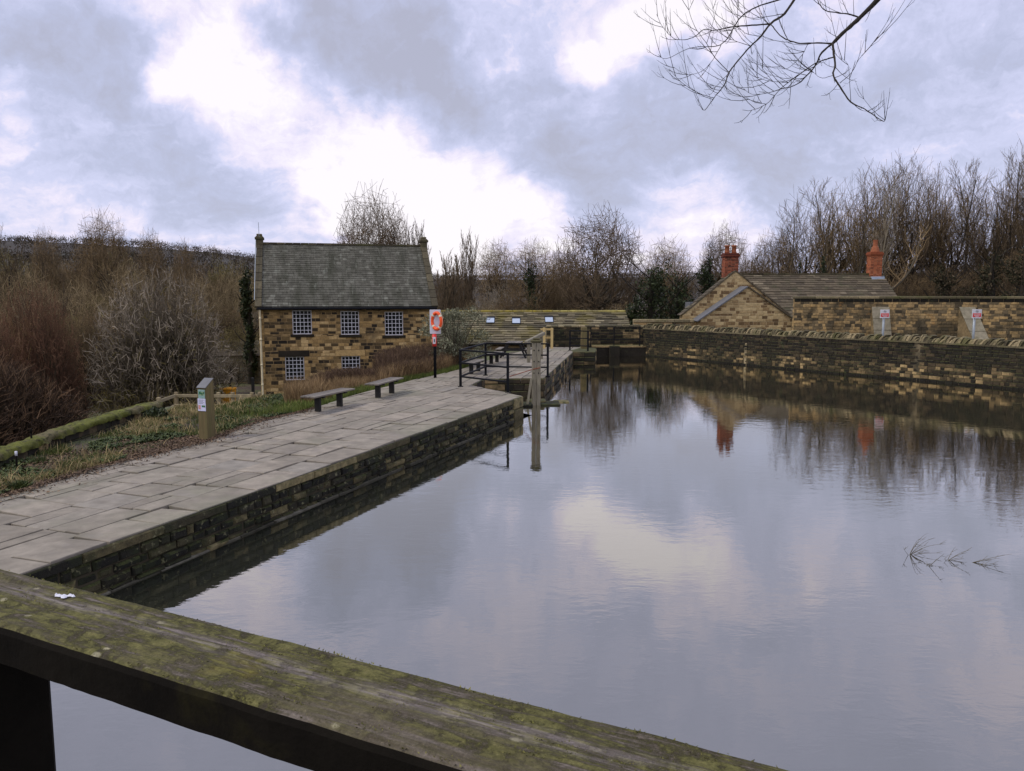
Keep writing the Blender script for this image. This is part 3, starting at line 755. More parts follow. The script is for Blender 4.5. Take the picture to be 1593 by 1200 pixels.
def u_at(px):
    return min((abs((796.5+F*(GA+d_*u/20).x/(GA+d_*u/20).y)-px), u/20) for u in range(int(L*20)))[1]
def buttress(px, w_, label, lean):
    u0 = u_at(px); p = GA+d_*u0
    o = thing('buttress', label, 'buttress', (p.x, p.y, .6), group='buttresses on the garden wall')
    mb = MB(); mt = MB()
    T_ = Matrix.Translation(p.to_3d()) @ Matrix.Rotation(ang, 4, 'Z')
    z1, z0, dp = 3.0, .5, lean
    sh = dp*.75; P = [(-w_/2+sh,-dp,z0),(w_/2+sh,-dp,z0),(w_/2,-.03,z1),(-w_/2,-.03,z1),(-w_/2,.0,z0),(w_/2,.0,z0),(w_/2,.0,z1),(-w_/2,.0,z1)]
    mb.faces([T_@Vector(v) for v in P], [(0,4,7,3),(1,2,6,5),(3,2,6,7)], 0, (.4,.5)); mb.build('cheeks', M['garden_stone'], o)
    n = 4; sl0 = Vector((0,-dp,z0)); sl1 = Vector((0,-.03,z1)); dd_ = (sl1-sl0)
    for i in range(n):
        a_ = sl0+dd_*(i/n+.004); b_ = sl0+dd_*((i+1)/n-.004); up_ = Vector((0,-dd_.z,dd_.y)).normalized()*.05
        Q = [Vector((-w_/2-.02+sh*(-a_.y/dp),a_.y,a_.z)),Vector((w_/2+.02+sh*(-a_.y/dp),a_.y,a_.z)),Vector((w_/2+.02+sh*(-b_.y/dp),b_.y,b_.z)),Vector((-w_/2-.02+sh*(-b_.y/dp),b_.y,b_.z))]
        mt.faces([T_@v for v in Q]+[T_@(v+Vector((0,-.045,.012))) for v in Q], [(4,5,6,7),(0,1,5,4),(1,2,6,5),(2,3,7,6),(3,0,4,7)], 0, (rg.random(),.5))
    mt.build('slabs', M['concrete'], o)
buttress(1366, .82, 'sloping slab-topped buttress on garden wall, nearer the cottage', .35)
buttress(1500, .72, 'steep slab-topped buttress on garden wall, beside the sign furthest from the cottage', 1.1)
# ================================================================== mill
MA = AT(402, 475, 43.5); MBp = AT(676, 473, 46.0)
md = Vector((MBp.x-MA.x, MBp.y-MA.y)); ML = md.length; mang = math.atan2(md.y, md.x); md.normalize()
mill = thing('mill', 'two storey golden sandstone mill with grey slate roof and small paned white windows', 'building', (MA.x, MA.y, -1.9), mang)
MH = 3.06+1.9; MD = 8.0; MR = 3.55; ov = .12
def LF(o, ax, nrmv):     # local frames
    return lambda u, z, w: (o[0]+ax[0]*u+nrmv[0]*w, o[1]+ax[1]*u+nrmv[1]*w, z)
ff = LF((0,0),(1,0),(0,-1))
def mill_uz(px, py):
    # intersection of the pixel ray with the mill's front plane, in local (u, z)
    r = ray(px, py); n = Vector((md.y, -md.x)); t = (Vector((MA.x, MA.y)).dot(n))/(r.x*n.x+r.y*n.y)
    p = Vector((r.x*t, r.y*t)); return (p-Vector((MA.x, MA.y))).dot(md), CAMZ+r.z*t+1.9
wins = []
for (x0, y0, x1, y1) in ((455.5,483,484.5,520.5),(530.5,484,558.5,521),(599,485,627,522),(444.5,555,473,592),(532,554,560,590)):
    ua, za = mill_uz(x0, y1); ub, zb = mill_uz(x1, y0); wins.append((ua, ub, za, zb))
mb = MB()
def milldark(u, z, r, rg):
    k = mn.noise(Vector((u*.35, z*.5, 1.3)))*1.1
    if z > 2.6: k -= .05
    if z < 2.2 and u < 2.2: k += .25
    return max(0, min(1, r*.95+k*.45+.03))
lint = [(wa-.35, wb+.3, wz, wz+.34) for (wa, wb, _, wz) in wins[3:]]
coursed(mb, ff, .25, ML-.25, 0, MH-.02, (.15,.21), (.2,.5), .022, .012, holes=wins+lint, seed=41, dark=milldark, jit=.006)
for side in (0, 1):       # long and short corner stones
    z = 0; k = 0
    while z < MH-.05:
        h_ = min(.3, MH-.02-z); wq = .25 if k % 2 else .24
        u0 = 0 if side == 0 else ML-wq
        mb.bbox(u0+.005, u0+wq-.008, -.018, .2, z+.01, z+h_-.008, .012, 0, (rg.uniform(.45,.95), .5)); z += h_; k += 1
mb.build('front_wall', [M['mill_stone'], M['mill_mortar']], mill, local=True)
for side in (0, 1):
    mb = MB(); fr_ = LF((0,MD),(0,-1),(-1,0)) if side == 0 else LF((ML,0),(0,1),(1,0))
    clipf = lambda z: (0, MD) if z < MH else (MD/2*(z-MH)/MR, MD-MD/2*(z-MH)/MR)
    coursed(mb, fr_, 0, MD, 0, MH+MR-.1, (.15,.21), (.2,.5), .022, .012, seed=43+side, dark=milldark, clip=clipf)
    mb.build('gable_wall', [M['mill_stone'], M['mill_mortar']], mill, local=True)
mb = MB(); q = .16
mb.faces([(q,q,0),(ML-q,q,0),(ML-q,MD,0),(q,MD,0),(q,q,MH-.03),(ML-q,q,MH-.03),(ML-q,MD,MH-.03),(q,MD,MH-.03),(q,MD/2,MH+MR-.12),(ML-q,MD/2,MH+MR-.12)],
    [(0,1,5,4),(2,3,7,6),(4,5,9,8),(6,7,8,9),(1,2,6,9,5),(3,0,4,8,7)], 0)
for (ua, ub, za, zb) in wins:      # reveals
    mb.faces([(ua,-.01,za),(ub,-.01,za),(ub,-.01,zb),(ua,-.01,zb),(ua,.16,za),(ub,.16,za),(ub,.16,zb),(ua,.16,zb)], [(0,3,7,4),(1,5,6,2),(2,6,7,3),(0,4,5,1)], 0)
mb.build('core', M['mill_mortar'], mill, local=True)
for i, (ua, ub, za, zb) in enumerate(wins):
    mb = MB(); mb.box(ua, ub, .13, .155, za, zb); wobj = mb.build('window', M['glass'], mill, local=True)
    mb = MB(); t_ = .045; cols_, rows_ = (5, 6)
    for k in range(cols_+1):
        x = ua+(ub-ua)*k/cols_; hw = t_ if k in (0, cols_) else .014
        mb.box(max(ua,x-hw), min(ub,x+hw), .075, .128, za, zb)
    for k in range(rows_+1):
        z = za+(zb-za)*k/rows_; hw = t_ if k in (0, rows_) else .014
        mb.box(ua, ub, .077, .126, max(za,z-hw), min(zb,z+hw))
    mb.build('frame', M['white'], wobj, local=True)
    mb = MB(); mb.bbox(ua-.12, ub+.12, -.09, .12, za-.15, za-.003, .015, c=(.02,.5)); mb.build('sill', M['mill_stone'], wobj, local=True)
    if i >= 3:
        mb = MB(); mb.bbox(ua-.34, ub+.29, -.035, .1, zb+.004, zb+.335, .015, c=(.02 if i == 3 else .8,.5)); mb.build('lintel', M['mill_stone'], wobj, local=True)
# roof
M['verge_stone'] = mat('verge_stone', [(0,(.045,.04,.028)),(.5,(.085,.075,.05)),(1,(.16,.135,.09))], 8, .4, 30, .4)
roofe = MB(); S_ = math.hypot(MD/2+.18, MR*(MD/2+.18)/(MD/2)); upv = Vector((0, MD/2, MR)).normalized()
sl_k = MR/(MD/2)
O_ = Vector((.16, -.18, MH-.18*sl_k+.03))
slates(roofe, O_, (1,0,0), upv, ML-.32, S_, w=(.24,.32), ex=lambda v: .215-.05*(v/S_), th=.016, seed=51)
O2_ = Vector((ML-.16, MD+.18, MH-.18*sl_k+.03)); slates(roofe, O2_, (-1,0,0), Vector((0,-MD/2,MR)).normalized(), ML-.32, S_, w=(.5,.6), ex=.4, th=.012, seed=52)
rf = roofe.build('roof', M['slate'], mill, local=True)
mb = MB(); x = .1
while x < ML-.1:
    mb.beam((x, MD/2, MH+MR+.06), (min(x+.44, ML-.1), MD/2, MH+MR+.06), .26, .11, c=(rg.random()*.5,.5)); x += .45
mb.build('ridge', M['coping'], rf, local=True)
for xx in (0, ML):
    mb = MB()
    for sgn in (0, 1):
        a0 = Vector((xx, (-.22 if sgn == 0 else MD+.22), MH-.2*sl_k+.08)); b0 = Vector((xx, MD/2, MH+MR+.12)); n = 8
        for k in range(n): mb.beam(a0.lerp(b0, k/n+.002), a0.lerp(b0, (k+1)/n-.002), .36, .14, c=(rg.random()*.6,.5), bv=.02)
    mb.build('verge_coping', M['verge_stone'], rf, local=True)
    mb = MB(); x0 = xx-.22 if xx == 0 else xx-.22
    z0 = MH+MR+.05
    mb.bbox(xx-.2, xx+.2, MD/2-.28, MD/2+.28, z0-.3, z0+.42, .02, c=(.3,.5)); mb.bbox(xx-.26, xx+.26, MD/2-.34, MD/2+.34, z0+.2, z0+.36, .03, c=(.1,.5)); mb.bbox(xx-.16, xx+.16, MD/2-.2, MD/2+.2, z0+.42, z0+.55, .03, c=(.5,.5))
    mb.build('gable_stack', M['coping'], rf, local=True)
mb = MB(); mb.tube([(0, MD/2-.3, MH+MR+.3), (-.02, MD/2-.3, MH+MR+1.25)], .015, 6); mb.tube([(-.2, 0.0, MH+.3), (-.2, MD/2-.3, MH+MR+.25)], .02, 6)
mb.build('lightning_rod', M['galv'], rf, local=True)
mb = MB(); mb.bbox(-.1, ML+.1, -.34, -.2, MH-.24, MH-.13, .02); mb.box(-.05, ML+.05, -.2, -.04, MH-.22, MH-.05); mb.build('gutter', M['iron'], mill, local=True)
mb = MB(); mb.tube([(.07,-.27,MH-.2),(.07,-.2,MH-.4),(.07,-.09,MH-.6),(.07,-.09,0)], .052, 8)
for z in (MH-.7, 3.1, 1.7, .6): mb.tube([(.07,-.09,z-.05),(.07,-.09,z+.05)], .068, 8, cap=True)
mb.build('downpipe', M['pipe'], mill, local=True)

# ------------------------------------------------------------------ outbuilding left of the mill
ob = thing('outbuilding', 'low pale rubble stone outbuilding behind the post and rail fence, left of the mill', 'building', (-16.5, 50, -1.9))
a = Vector((AT(300, 560, 50).x, 50.0)); b = Vector((AT(405, 560, 50).x, 50.6)); f, L = line_frame(a, b)
mb = MB(); coursed(mb, f, 0, L, -1.9, AT(350,553,50).z, (.14,.24), (.2,.5), .02, .03, seed=61, jit=.01); mb.build('front_wall', [M['concrete'], M['cottage_mortar']], ob)
mb = MB(); mb.prism([(a.x,a.y+.05),(b.x,b.y+.05),(b.x,b.y+4),(a.x,a.y+4)], -2, AT(350,553,50).z-.02); mb.build('core', M['cottage_mortar'], ob)
mb = MB(); zt = AT(350,553,50).z; slates(mb, (a.x-.2, a.y-.2, zt-.05), (1,.09,0), (0,1,.18), L+.4, 4.2, w=(.3,.45), ex=.3, seed=62); mb.build('roof', M['stone_slate'], ob)

# ------------------------------------------------------------------ barn with stone slate roof and skylights
BY0, BY1 = 51.0, 56.0
bL = AT(655, 485, BY1).x; bR = AT(973, 485, BY1).x; rz_ = AT(800, 486.5, BY1).z; ez_ = AT(800, 538, BY0).z
barn = thing('barn', 'long low building with mossy stone slate roof and three small skylights behind the quay', 'building', ((bL+bR)/2, BY1, -1.9))
up_ = Vector((0, BY1-BY0, rz_-ez_)); S_ = up_.length
mb = MB(); slates(mb, (bL, BY0, ez_), (1,0,0), up_, bR-bL, S_, w=(.45,.8), ex=lambda v: .4-.14*v/S_, th=.05, seed=71, wob=.02)
slates(mb, (bR, 2*BY1-BY0, ez_), (-1,0,0), Vector((0,-up_.y,up_.z)), bR-bL, S_, w=(.8,1.2), ex=.5, th=.03, seed=72)
broof = mb.build('roof', M['barn_slate'], barn)
mb = MB(); x = bL
while x < bR-.1:
    l = rg.uniform(.5,.9); mb.beam((x,BY1,rz_+.09),(min(x+l,bR)-.01,BY1,rz_+.09), .32, .15+rg.uniform(-.02,.02), c=((.1 if x < bL+(bR-bL)*.62 else .95),.5), bv=.03); x += l
mb.build('ridge', M['ridge_moss'], broof)
for px_, py_ in ((763,501),(803,502),(854,500)):
    # find point on the slope
    n = Vector((0,-up_.z,up_.y)); r = ray(px_, py_); o_ = Vector((0, BY0, ez_)); cpt = Vector((0,0,CAMZ)); tt = (o_-cpt).dot(n)/r.dot(n); c_ = cpt+r*tt
    u_ = up_.normalized(); nn = n.normalized()
    Tm = Matrix.Translation(c_) @ Matrix((Vector((1,0,0)), u_, nn)).transposed().to_4x4()
    mb = MB(); mb.bbox(-.3,.3,-.5,.62,.02,.16,.01, T=Tm); sk = mb.build('skylight', M['iron'], broof)
    mb = MB(); mb.box(-.26,.26,-.46,.3,.163,.17, T=Tm); mb.build('pane', M['skylight'], sk)
mb = MB(); mb.prism([(bL+.3,BY0+.35),(bR-.3,BY0+.35),(bR-.3,2*BY1-BY0-.35),(bL+.3,2*BY1-BY0-.35)], -2.2, ez_-.02)
mb.faces([(bR-.3,BY0+.35,ez_-.05),(bR-.3,2*BY1-BY0-.35,ez_-.05),(bR-.3,BY1,rz_-.1),(bL+.3,BY0+.35,ez_-.05),(bL+.3,2*BY1-BY0-.35,ez_-.05),(bL+.3,BY1,rz_-.1)], [(0,1,2),(3,5,4)])
mb.build('walls', M['garden_stone'], barn)

# ------------------------------------------------------------------ cottage
CY = 50.0
ct = thing('cottage', 'stone cottage with two gables and red brick chimneys behind the pond wall', 'building', (15, 52, 0))
ap = AT(1144.5, 422, CY+.6); el = AT(1062, 490, CY+.6); er = AT(1236, 497, CY+.6)
apx, apz = ap.x, ap.z
def gable(Y, ap, el, er, zb, seed, nm):
    slL = (ap.z-el.z)/(ap.x-el.x); slR = (ap.z-er.z)/(er.x-ap.x)
    f = lambda u, z, w: (el.x+u, Y-w, z)
    clipf = lambda z: (0, er.x-el.x) if z < min(el.z, er.z) else ((max(0,(z-el.z)/slL)), min(er.x-el.x, er.x-el.x-max(0,(z-er.z)/slR)))
    mb = MB(); coursed(mb, f, 0, er.x-el.x, zb, ap.z-.12, (.14,.22), (.2,.5), .018, .012, seed=seed, clip=clipf, jit=.005)
    # mortar sheet with the true gable outline behind the stones
    mb.face([(el.x, Y+.006, zb),(er.x, Y+.006, zb),(er.x, Y+.006, er.z),(ap.x, Y+.006, ap.z),(el.x, Y+.006, el.z)], 1)
    return mb.build(nm, [M['cottage_stone'], M['cottage_mortar']], ct)
gable(CY+.6, ap, el, er, .3, 81, 'gable_wall')
ap2 = AT(1163, 447, CY-.9); el2 = AT(1090, 497, CY-.9); er2 = AT(1232, 496, CY-.9)
gable(CY-.9, ap2, el2, er2, .3, 82, 'gable_wall')
mb = MB()
mb.faces([(el2.x,CY-.88,0),(er2.x,CY-.88,0),(er2.x,CY+.6,0),(el2.x,CY+.6,0),(el2.x,CY-.88,el2.z),(er2.x,CY-.88,er2.z),(er2.x,CY+.6,er2.z),(el2.x,CY+.6,el2.z)], [(1,2,6,5),(3,0,4,7)])
mb.faces([(el.x,CY+.62,0),(el.x,CY+1.5,0),(el.x,CY+1.5,el.z),(el.x,CY+.62,el.z)], [(0,1,2,3)])
mb.build('side_wall', M['cottage_stone'], ct)
# roofs: front lean gable (lead-grey left slope), wing and main range
mb = MB()
def rslab(pts, th=.08, m=0, mbx=None, c=(.5,.5)):
    pts = [Vector(p) for p in pts]; n = (pts[1]-pts[0]).cross(pts[2]-pts[0]).normalized()
    if n.z < 0: n = -n
    N = len(pts); q = [p+n*th for p in pts]
    mbx.faces(pts+q, [tuple(range(N)), tuple(range(2*N-1, N-1, -1))]+[(i,(i+1)%N,N+(i+1)%N,N+i) for i in range(N)], m, c)
rslab([(el2.x-.22,CY-1.05,el2.z-.15),(ap2.x,CY-1.05,ap2.z+.01),(ap2.x,CY+.59,ap2.z+.01),(el2.x-.22,CY+.59,el2.z-.15)], .07, mbx=mb)
mb.build('lean_roof', M['lead'], ct)
mb = MB(); rslab([(er2.x+.15,CY-1.0,er2.z-.1),(ap2.x,CY-1.0,ap2.z+.01),(ap2.x,CY+.59,ap2.z+.01),(er2.x+.15,CY+.59,er2.z-.1)], .07, mbx=mb); mb.build('lean_roof', M['stone_slate'], ct)
RY = CY+4.6; rk = AT(1200, 428, RY); RZ = rk.z; EY = CY+.1; EZ = AT(1240, 500, CY+.1).z
xr = AT(1372.5, 430, RY).x
mb = MB(); upm = Vector((0, RY-EY, RZ-EZ)); S_ = upm.length
k_ap = (ap.x-er.x)/(ap.z-er.z)
def mclip(v):
    z = EZ+upm.z*v/S_; xl = ap.x+(ap.z-z)*((er.x-ap.x)/(ap.z-er.z))*1.0
    return (max(0, xl-ap.x-.5), xr-ap.x)
slates(mb, (ap.x, EY, EZ), (1,0,0), upm, xr-ap.x, S_, w=(.35,.7), ex=lambda v: .36-.12*v/S_, th=.03, seed=91, clip=mclip, wob=.012)
slates(mb, (xr, 2*RY-EY, EZ), (-1,0,0), Vector((0,-upm.y,upm.z)), xr-ap.x, S_, w=(.7,1), ex=.5, th=.03, seed=92)
# wing roof, both slopes, running back from the gable
for (e_, sgn) in ((el, 1), (er, -1)):
    upw = Vector((ap.x-e_.x, 0, ap.z-e_.z)); Sw = upw.length
    if sgn == 1: slates(mb, (e_.x-.12, CY+1.55, e_.z-.08), (0,-1,0), upw, .95, Sw+.1, w=(.35,.6), ex=.33, th=.03, seed=93)
    else: slates(mb, (e_.x+.1, CY+.6, e_.z-.06), (0,1,0), upw, 4.0, Sw+.1, w=(.35,.6), ex=.33, th=.03, seed=94)
cr = mb.build('roof', M['stone_slate'], ct)
mb = MB(); x = ap.x
while x < xr: mb.beam((x,RY,RZ+.06),(min(x+.5,xr)-.01,RY,RZ+.06), .26, .1, c=(rg.random()*.4,.5)); x += .5
mb.build('ridge', M['coping'], cr)
mb = MB()
for e_ in (el, er):      # verge stones
    a0 = Vector((e_.x, CY+.62, e_.z+.02)); b0 = Vector((ap.x, CY+.62, ap.z+.03)); mb = MB()
    for k in range(7): mb.beam(a0.lerp(b0, k/7+.002), a0.lerp(b0, (k+1)/7-.002), .16, .07, c=(.3+.4*rg.random(),.5))
    mb.build('verge', M['stone_slate'], cr)
for e_ in (el2, er2):
    a0 = Vector((e_.x, CY-.92, e_.z+.02)); b0 = Vector((ap2.x, CY-.92, ap2.z+.03)); mb = MB()
    for k in range(6): mb.beam(a0.lerp(b0, k/6+.002), a0.lerp(b0, (k+1)/6-.002), .1, .05, c=(.3+.4*rg.random(),.5))
    mb.build('verge', M['stone_slate'], cr)
mb = MB(); mb.prism([(ap.x,EY+.3),(xr-.15,EY+.3),(xr-.15,2*RY-EY-.3),(ap.x,2*RY-EY-.3)], 0, EZ+.05)
mb.faces([(xr-.15,EY+.3,EZ),(xr-.15,2*RY-EY-.3,EZ),(xr-.15,RY,RZ-.08)], [(0,1,2)]); mb.build('walls', M['cottage_stone'], ct)
mb = MB(); dz = AT(1064,470,CY+3); dx1 = AT(1088,470,CY+3)
mb.faces([(dz.x,CY+1.2,el.z-.1),(dx1.x+.3,CY+1.2,el.z-.1),(dx1.x+.3,CY+1.2,dz.z-.05),(dz.x,CY+1.2,dz.z+.0),(dz.x,CY+2.6,el.z-.1),(dx1.x+.3,CY+2.6,el.z-.1),(dx1.x+.3,CY+2.6,dz.z),(dz.x,CY+2.6,dz.z)], [(0,1,2,3),(0,3,7,4),(3,2,6,7),(1,5,6,2)])
mb.build('dormer', M['lead'], ct)
mb = MB(); q = AT(1233, 500, CY-1.0); mb.tube([(q.x+.02,CY-1.05,er2.z-.12),(q.x+.02,CY-1.05,.5)], .05, 8); mb.tube([(q.x+.02,CY-1.05,er2.z-.28),(q.x+.02,CY-1.05,er2.z-.2)], .07, 8, cap=True); mb.build('downpipe', M['pipe'], ct)
mb = MB(); mb.bbox(er2.x+.02, er2.x+.14, CY-1.0, CY+.55, er2.z-.18, er2.z-.08, .01); mb.build('gutter', M['iron'], ct)
def chimney(px0, px1, ytop, Y, base_z, matb, pots, label, seed):
    a = AT(px0, ytop, Y); b = AT(px1, ytop, Y); w_ = b.x-a.x; d_ = w_*.8; mb = MB(); zt = a.z
    for (o, ax, nv, L) in (((a.x,Y),(1,0),(0,-1),w_),((a.x,Y+d_),(0,-1),(-1,0),d_),((b.x,Y),(0,1),(1,0),d_),((b.x,Y+d_),(-1,0),(0,1),w_)):
        coursed(mb, LF(o, ax, nv), 0, L, base_z, zt-.28, (.075,.076), (.2,.23), .012, .004, seed=seed, jit=.001, chamf=.004)
        seed += 1
    mb.box(a.x+.02, b.x-.02, Y+.02, Y+d_-.02, base_z, zt-.28, 1)
    z = zt-.278
    for k, e in enumerate((.03,.06,.06,.02)):
        mb.bbox(a.x-e, b.x+e, Y-e, Y+d_+e, z, z+.07, .006, 0, (.3*rg.random(),.5)); z += .0722
    o = mb.build('chimney', [matb, M['brickmortar']], cr, label=label)
    for k in range(pots):
        x = a.x+w_*(k+.5)/pots; mb = MB()
        if pots > 1:
            mb.tube([(x,Y+d_/2,z),(x,Y+d_/2,z+.1),(x,Y+d_/2,z+.4),(x,Y+d_/2,z+.41),(x,Y+d_/2,z+.5),(x,Y+d_/2,z+.5)], [.17,.15,.14,.17,.17,.11], 12, cap=True)
        else:
            mb.tube([(x,Y+d_/2,z-.02),(x,Y+d_/2,z+.16),(x,Y+d_/2,z+.34),(x,Y+d_/2,z+.36),(x,Y+d_/2,z+.72),(x,Y+d_/2,z+.73),(x,Y+d_/2,z+.8),(x,Y+d_/2,z+.8)], [.3,.26,.2,.16,.14,.165,.16,.1], 10, cap=True, smooth=False)
        mb.build('chimney_pot', M['terra'], o)
chimney(1128, 1149.5, 394, CY+1.0, RZ-1.2, M['brick'], 2, 'red brick chimney with two pots at the gable end', 101)
chimney(1355.5, 1373.5, 392, RY-.3, RZ-.9, M['brick2'], 1, 'orange brick chimney with one stepped pot at the far end of the ridge', 111)
mb = MB(); c_ = AT(1364, 437, RY-.35); mb.box(c_.x-.42, c_.x+.42, RY-.55, RY-.3, RZ-.42, RZ-.12); mb.build('flashing', M['skylight'], cr)

# ================================================================== furniture on the quay
def p3(px, py, z=QZ): return G(px, py, z)
# benches
def make_bench(lab):
    o = thing('bench', lab, 'bench', group='backless benches along the quay')
    for k in range(3):
        mb = MB(); y = (k-1)*.15; mb.bbox(-.98, .98, y-.068, y+.068, .415, .46, .008, c=(rg.random(),.5)); mb.build('slat', M['benchtop'], o, local=True)
    for x in (-.52, .52):
        mb = MB(); mb.bbox(x-.05, x+.05, -.075, .075, -.02, .37, .008); mb.bbox(x-.045,x+.045,-.21,.21,.37,.413,.006); mb.build('leg', M['blackpaint'], o, local=True)
    return o
b0 = make_bench('black backless bench nearest the viewer, on the left edge of the paving')
def place(o, a, b, z=QZ):
    a = Vector(a[:2]); b = Vector(b[:2]); c = (a+b)/2; d = b-a
    o.location = (c.x, c.y, z); o.rotation_euler.z = math.atan2(d.y, d.x); return c, d
la, lb = p3(491, 642), p3(532, 632); place(b0, la, lb); sc_ = (lb-la).length/1.04
specs = [((583,620.5),(614,611),'black backless bench second along the quay, left of the lifebuoy'),
         ((733.5,581),(744,578.5),'black bench seen through the left part of the railing around the recess'),
         ((760,568),(777,562.5),'black bench beyond the railing, between it and the picnic table')]
print('bench leg spacing', (lb-la).length)
for a_, b_, lab in specs:
    c = copy_tree(b0); c['label'] = lab; a3, b3 = p3(*a_), p3(*b_)
    if a_[0] > 700:
        # these stand parallel to the path's left edge
        mid = (a3+b3)/2; dd = (LEFTB[9]-LEFTB[8]).normalized() if True else None
        a3 = mid-dd.to_3d()*.6; b3 = mid+dd.to_3d()*.6
    place(c, a3, b3)
# picnic table
pt = thing('picnic_table', 'black picnic table with slatted top and fixed seats beyond the railing', 'table')
for k in range(5):
    mb = MB(); y = -.3+k*.15; mb.bbox(-.8,.8,y-.068,y+.068,.72,.76,.006,c=(rg.random(),.5)); mb.build('slat', M['benchtop'], pt, local=True)
for y in (-.7, .7):
    mb = MB(); mb.bbox(-.8,.8,y-.13,y+.13,.42,.46,.006,c=(rg.random(),.5)); mb.build('seat', M['benchtop'], pt, local=True)
for x in (-.55, .55):
    mb = MB(); mb.beam((x,-.3,.7),(x,-.62,0),.07,.09); mb.beam((x,.3,.7),(x,.62,0),.07,.09); mb.beam((x,-.8,.39),(x,.8,.39),.06,.07); mb.beam((x,-.35,.69),(x,.35,.69),.06,.06); mb.build('trestle', M['blackpaint'], pt, local=True)
c = p3(800, 556.5); pt.location = (c.x, c.y, QZ); pt.rotation_euler.z = R(84)

# lifebuoy station
c = p3(677, 588); lbz = .62
ls = thing('lifebuoy_station', 'black post with a white board and a red line canister beside the benches', 'lifebuoy post', (c.x, c.y, .5))
th_ = .0; k = c.y/F
hh = lambda py: AT(677, py, c.y).z
mb = MB(); mb.tube([(c.x,c.y,.4),(c.x,c.y,hh(484))], .055, 10, cap=True); mb.build('post', M['iron'], ls)
mb = MB(); x0 = AT(668.5,500,c.y-.09).x; x1 = AT(685.5,500,c.y-.09).x
mb.bbox(x0, x1, c.y-.09, c.y-.065, hh(519.5), hh(482), .006); mb.build('board', M['board'], ls)
mb = MB(); mb.tube([(c.x,c.y-.14,hh(538.5)),(c.x,c.y-.14,hh(520))], .078, 16, cap=True); cn = mb.build('line_canister', M['red'], ls)
mb = MB(); mb.box(c.x-.05,c.x+.05,c.y-.232,c.y-.2,hh(534.5),hh(524)); mb.build('label', M['white'], cn)
mb = MB(); mb.box(c.x-.012,c.x+.02,c.y-.235,c.y-.2332,hh(532),hh(527)); mb.build('figure', M['iron'], cn)
lb_ = thing('lifebuoy', 'orange ring buoy hanging on the white board', 'lifebuoy', (AT(679.5,499,c.y-.18).x, c.y-.18, hh(499.5)))
mb = MB(); Rr = .28; cx, cz = lb_.location.x, lb_.location.z; rot = R(52)
def ring(mb, a0, a1, Rr, r, m=0, n=48, ns=12):
    pts = []; 
    K = max(3, int(n*(a1-a0)/(2*math.pi)))
    for i in range(K+1):
        a = a0+(a1-a0)*i/K; pts.append((cx+Rr*math.sin(a)*math.cos(rot), c.y-.18-Rr*math.sin(a)*math.sin(rot)*.55, cz+Rr*1.04*math.cos(a)))
    mb.tube(pts, r, ns)
ring(mb, 0, 2*math.pi, Rr, .062); mb.build('ring', M['orange'], lb_)
for a in (.9, 2.4, 4.0, 5.5):
    mb = MB(); ring(mb, a-.13, a+.13, Rr, .0645); mb.build('reflective_band', M['band'], lb_)
mb = MB(); ring(mb, 3.6, 5.0, Rr+.075, .008, ns=5); ring(mb, .4, 2.3, Rr+.075, .008, ns=5); mb.build('grab_line', M['band'], lb_)

# railing around the recess
def railing(lab, posts, spans, h, fr=(1.0,.62,.24), pr=.042, rr=.033, name='railing', mt='iron', base=QZ):
    p0 = posts[0]; o = thing(name, lab, 'railing', (p0.x, p0.y, base))
    for p in posts:
        mb = MB(); mb.bbox(p.x-pr, p.x+pr, p.y-pr, p.y+pr, base-.05, base+h, .006); mb.bbox(p.x-pr*2, p.x+pr*2, p.y-pr*2, p.y+pr*2, base-.02, base+.014, .004)
        mb.build('post', M[mt], o)
    for i, j in spans:
        for f_ in fr:
            mb = MB(); a = posts[i]; b = posts[j]; z = base+h*f_-(.02 if f_ == 1 else 0); mb.beam((a.x,a.y,z),(b.x,b.y,z), rr*1.9, rr*1.6, bv=.005); mb.build('rail', M[mt], o)
    return o
PA, PB_, PC, PD = p3(716.5,601.5), p3(790,611), p3(755.5,584), p3(852,585.5)
railing('black iron three-rail barrier around the recess in the quay', [PA, PB_, PC, PD], [(0,1),(0,2),(2,3)], 1.23, fr=(1.0,.64,.27))
# the small railing by the far corner and the long one on the weir
PE, PF = p3(886.5,545.5), p3(914.5,546.5)
railing('short black railing with two posts at the far corner of the quay', [PE, PF], [(0,1)], 1.1, fr=(1.0,.62,.25))
wy = yb_-.1
PG = [Vector((AT(px_, 540, wy).x, wy, 0)) for px_ in (919, 955, 995)]
railing('long dark grey railing along the ledge below the weir wall', PG, [(0,1),(1,2)], 1.15, fr=(1.0,.65,.32), pr=.03, rr=.018, mt='iron')

# gate post and beam in the recess
gp0 = G(834, 628, 0.05); gp = thing('paddle_post', 'tall grey weathered timber sluice post standing in the water of the recess', 'post', (gp0.x, gp0.y, 0))
zt = AT(835, 533, gp0.y).z
for s_ in (-1, 1):
    mb = MB(); mb.bbox(gp0.x+s_*.075-.07, gp0.x+s_*.075+.07, gp0.y-.1, gp0.y+.1, -.4, zt, .012, c=(rg.random(),.5)); pl_ = mb.build('timber', M['oldwood'], gp)
    for z in (zt-.25, zt-.62, zt-1.0): mb = MB(); mb.tube([(gp0.x+s_*.075,gp0.y-.125,z),(gp0.x+s_*.075,gp0.y-.098,z)], .02, 8, cap=True); mb.build('bolt', M['iron'], pl_)
mb = MB(); mb.bbox(gp0.x-.19, gp0.x+.19, gp0.y-.15, gp0.y+.15, zt+.002, zt+.09, .03, c=(.2,.5)); mb.bbox(gp0.x-.12, gp0.x+.12, gp0.y-.1, gp0.y+.1, zt+.09, zt+.15, .03, c=(.2,.5)); mb.build('cap', M['coping'], gp)
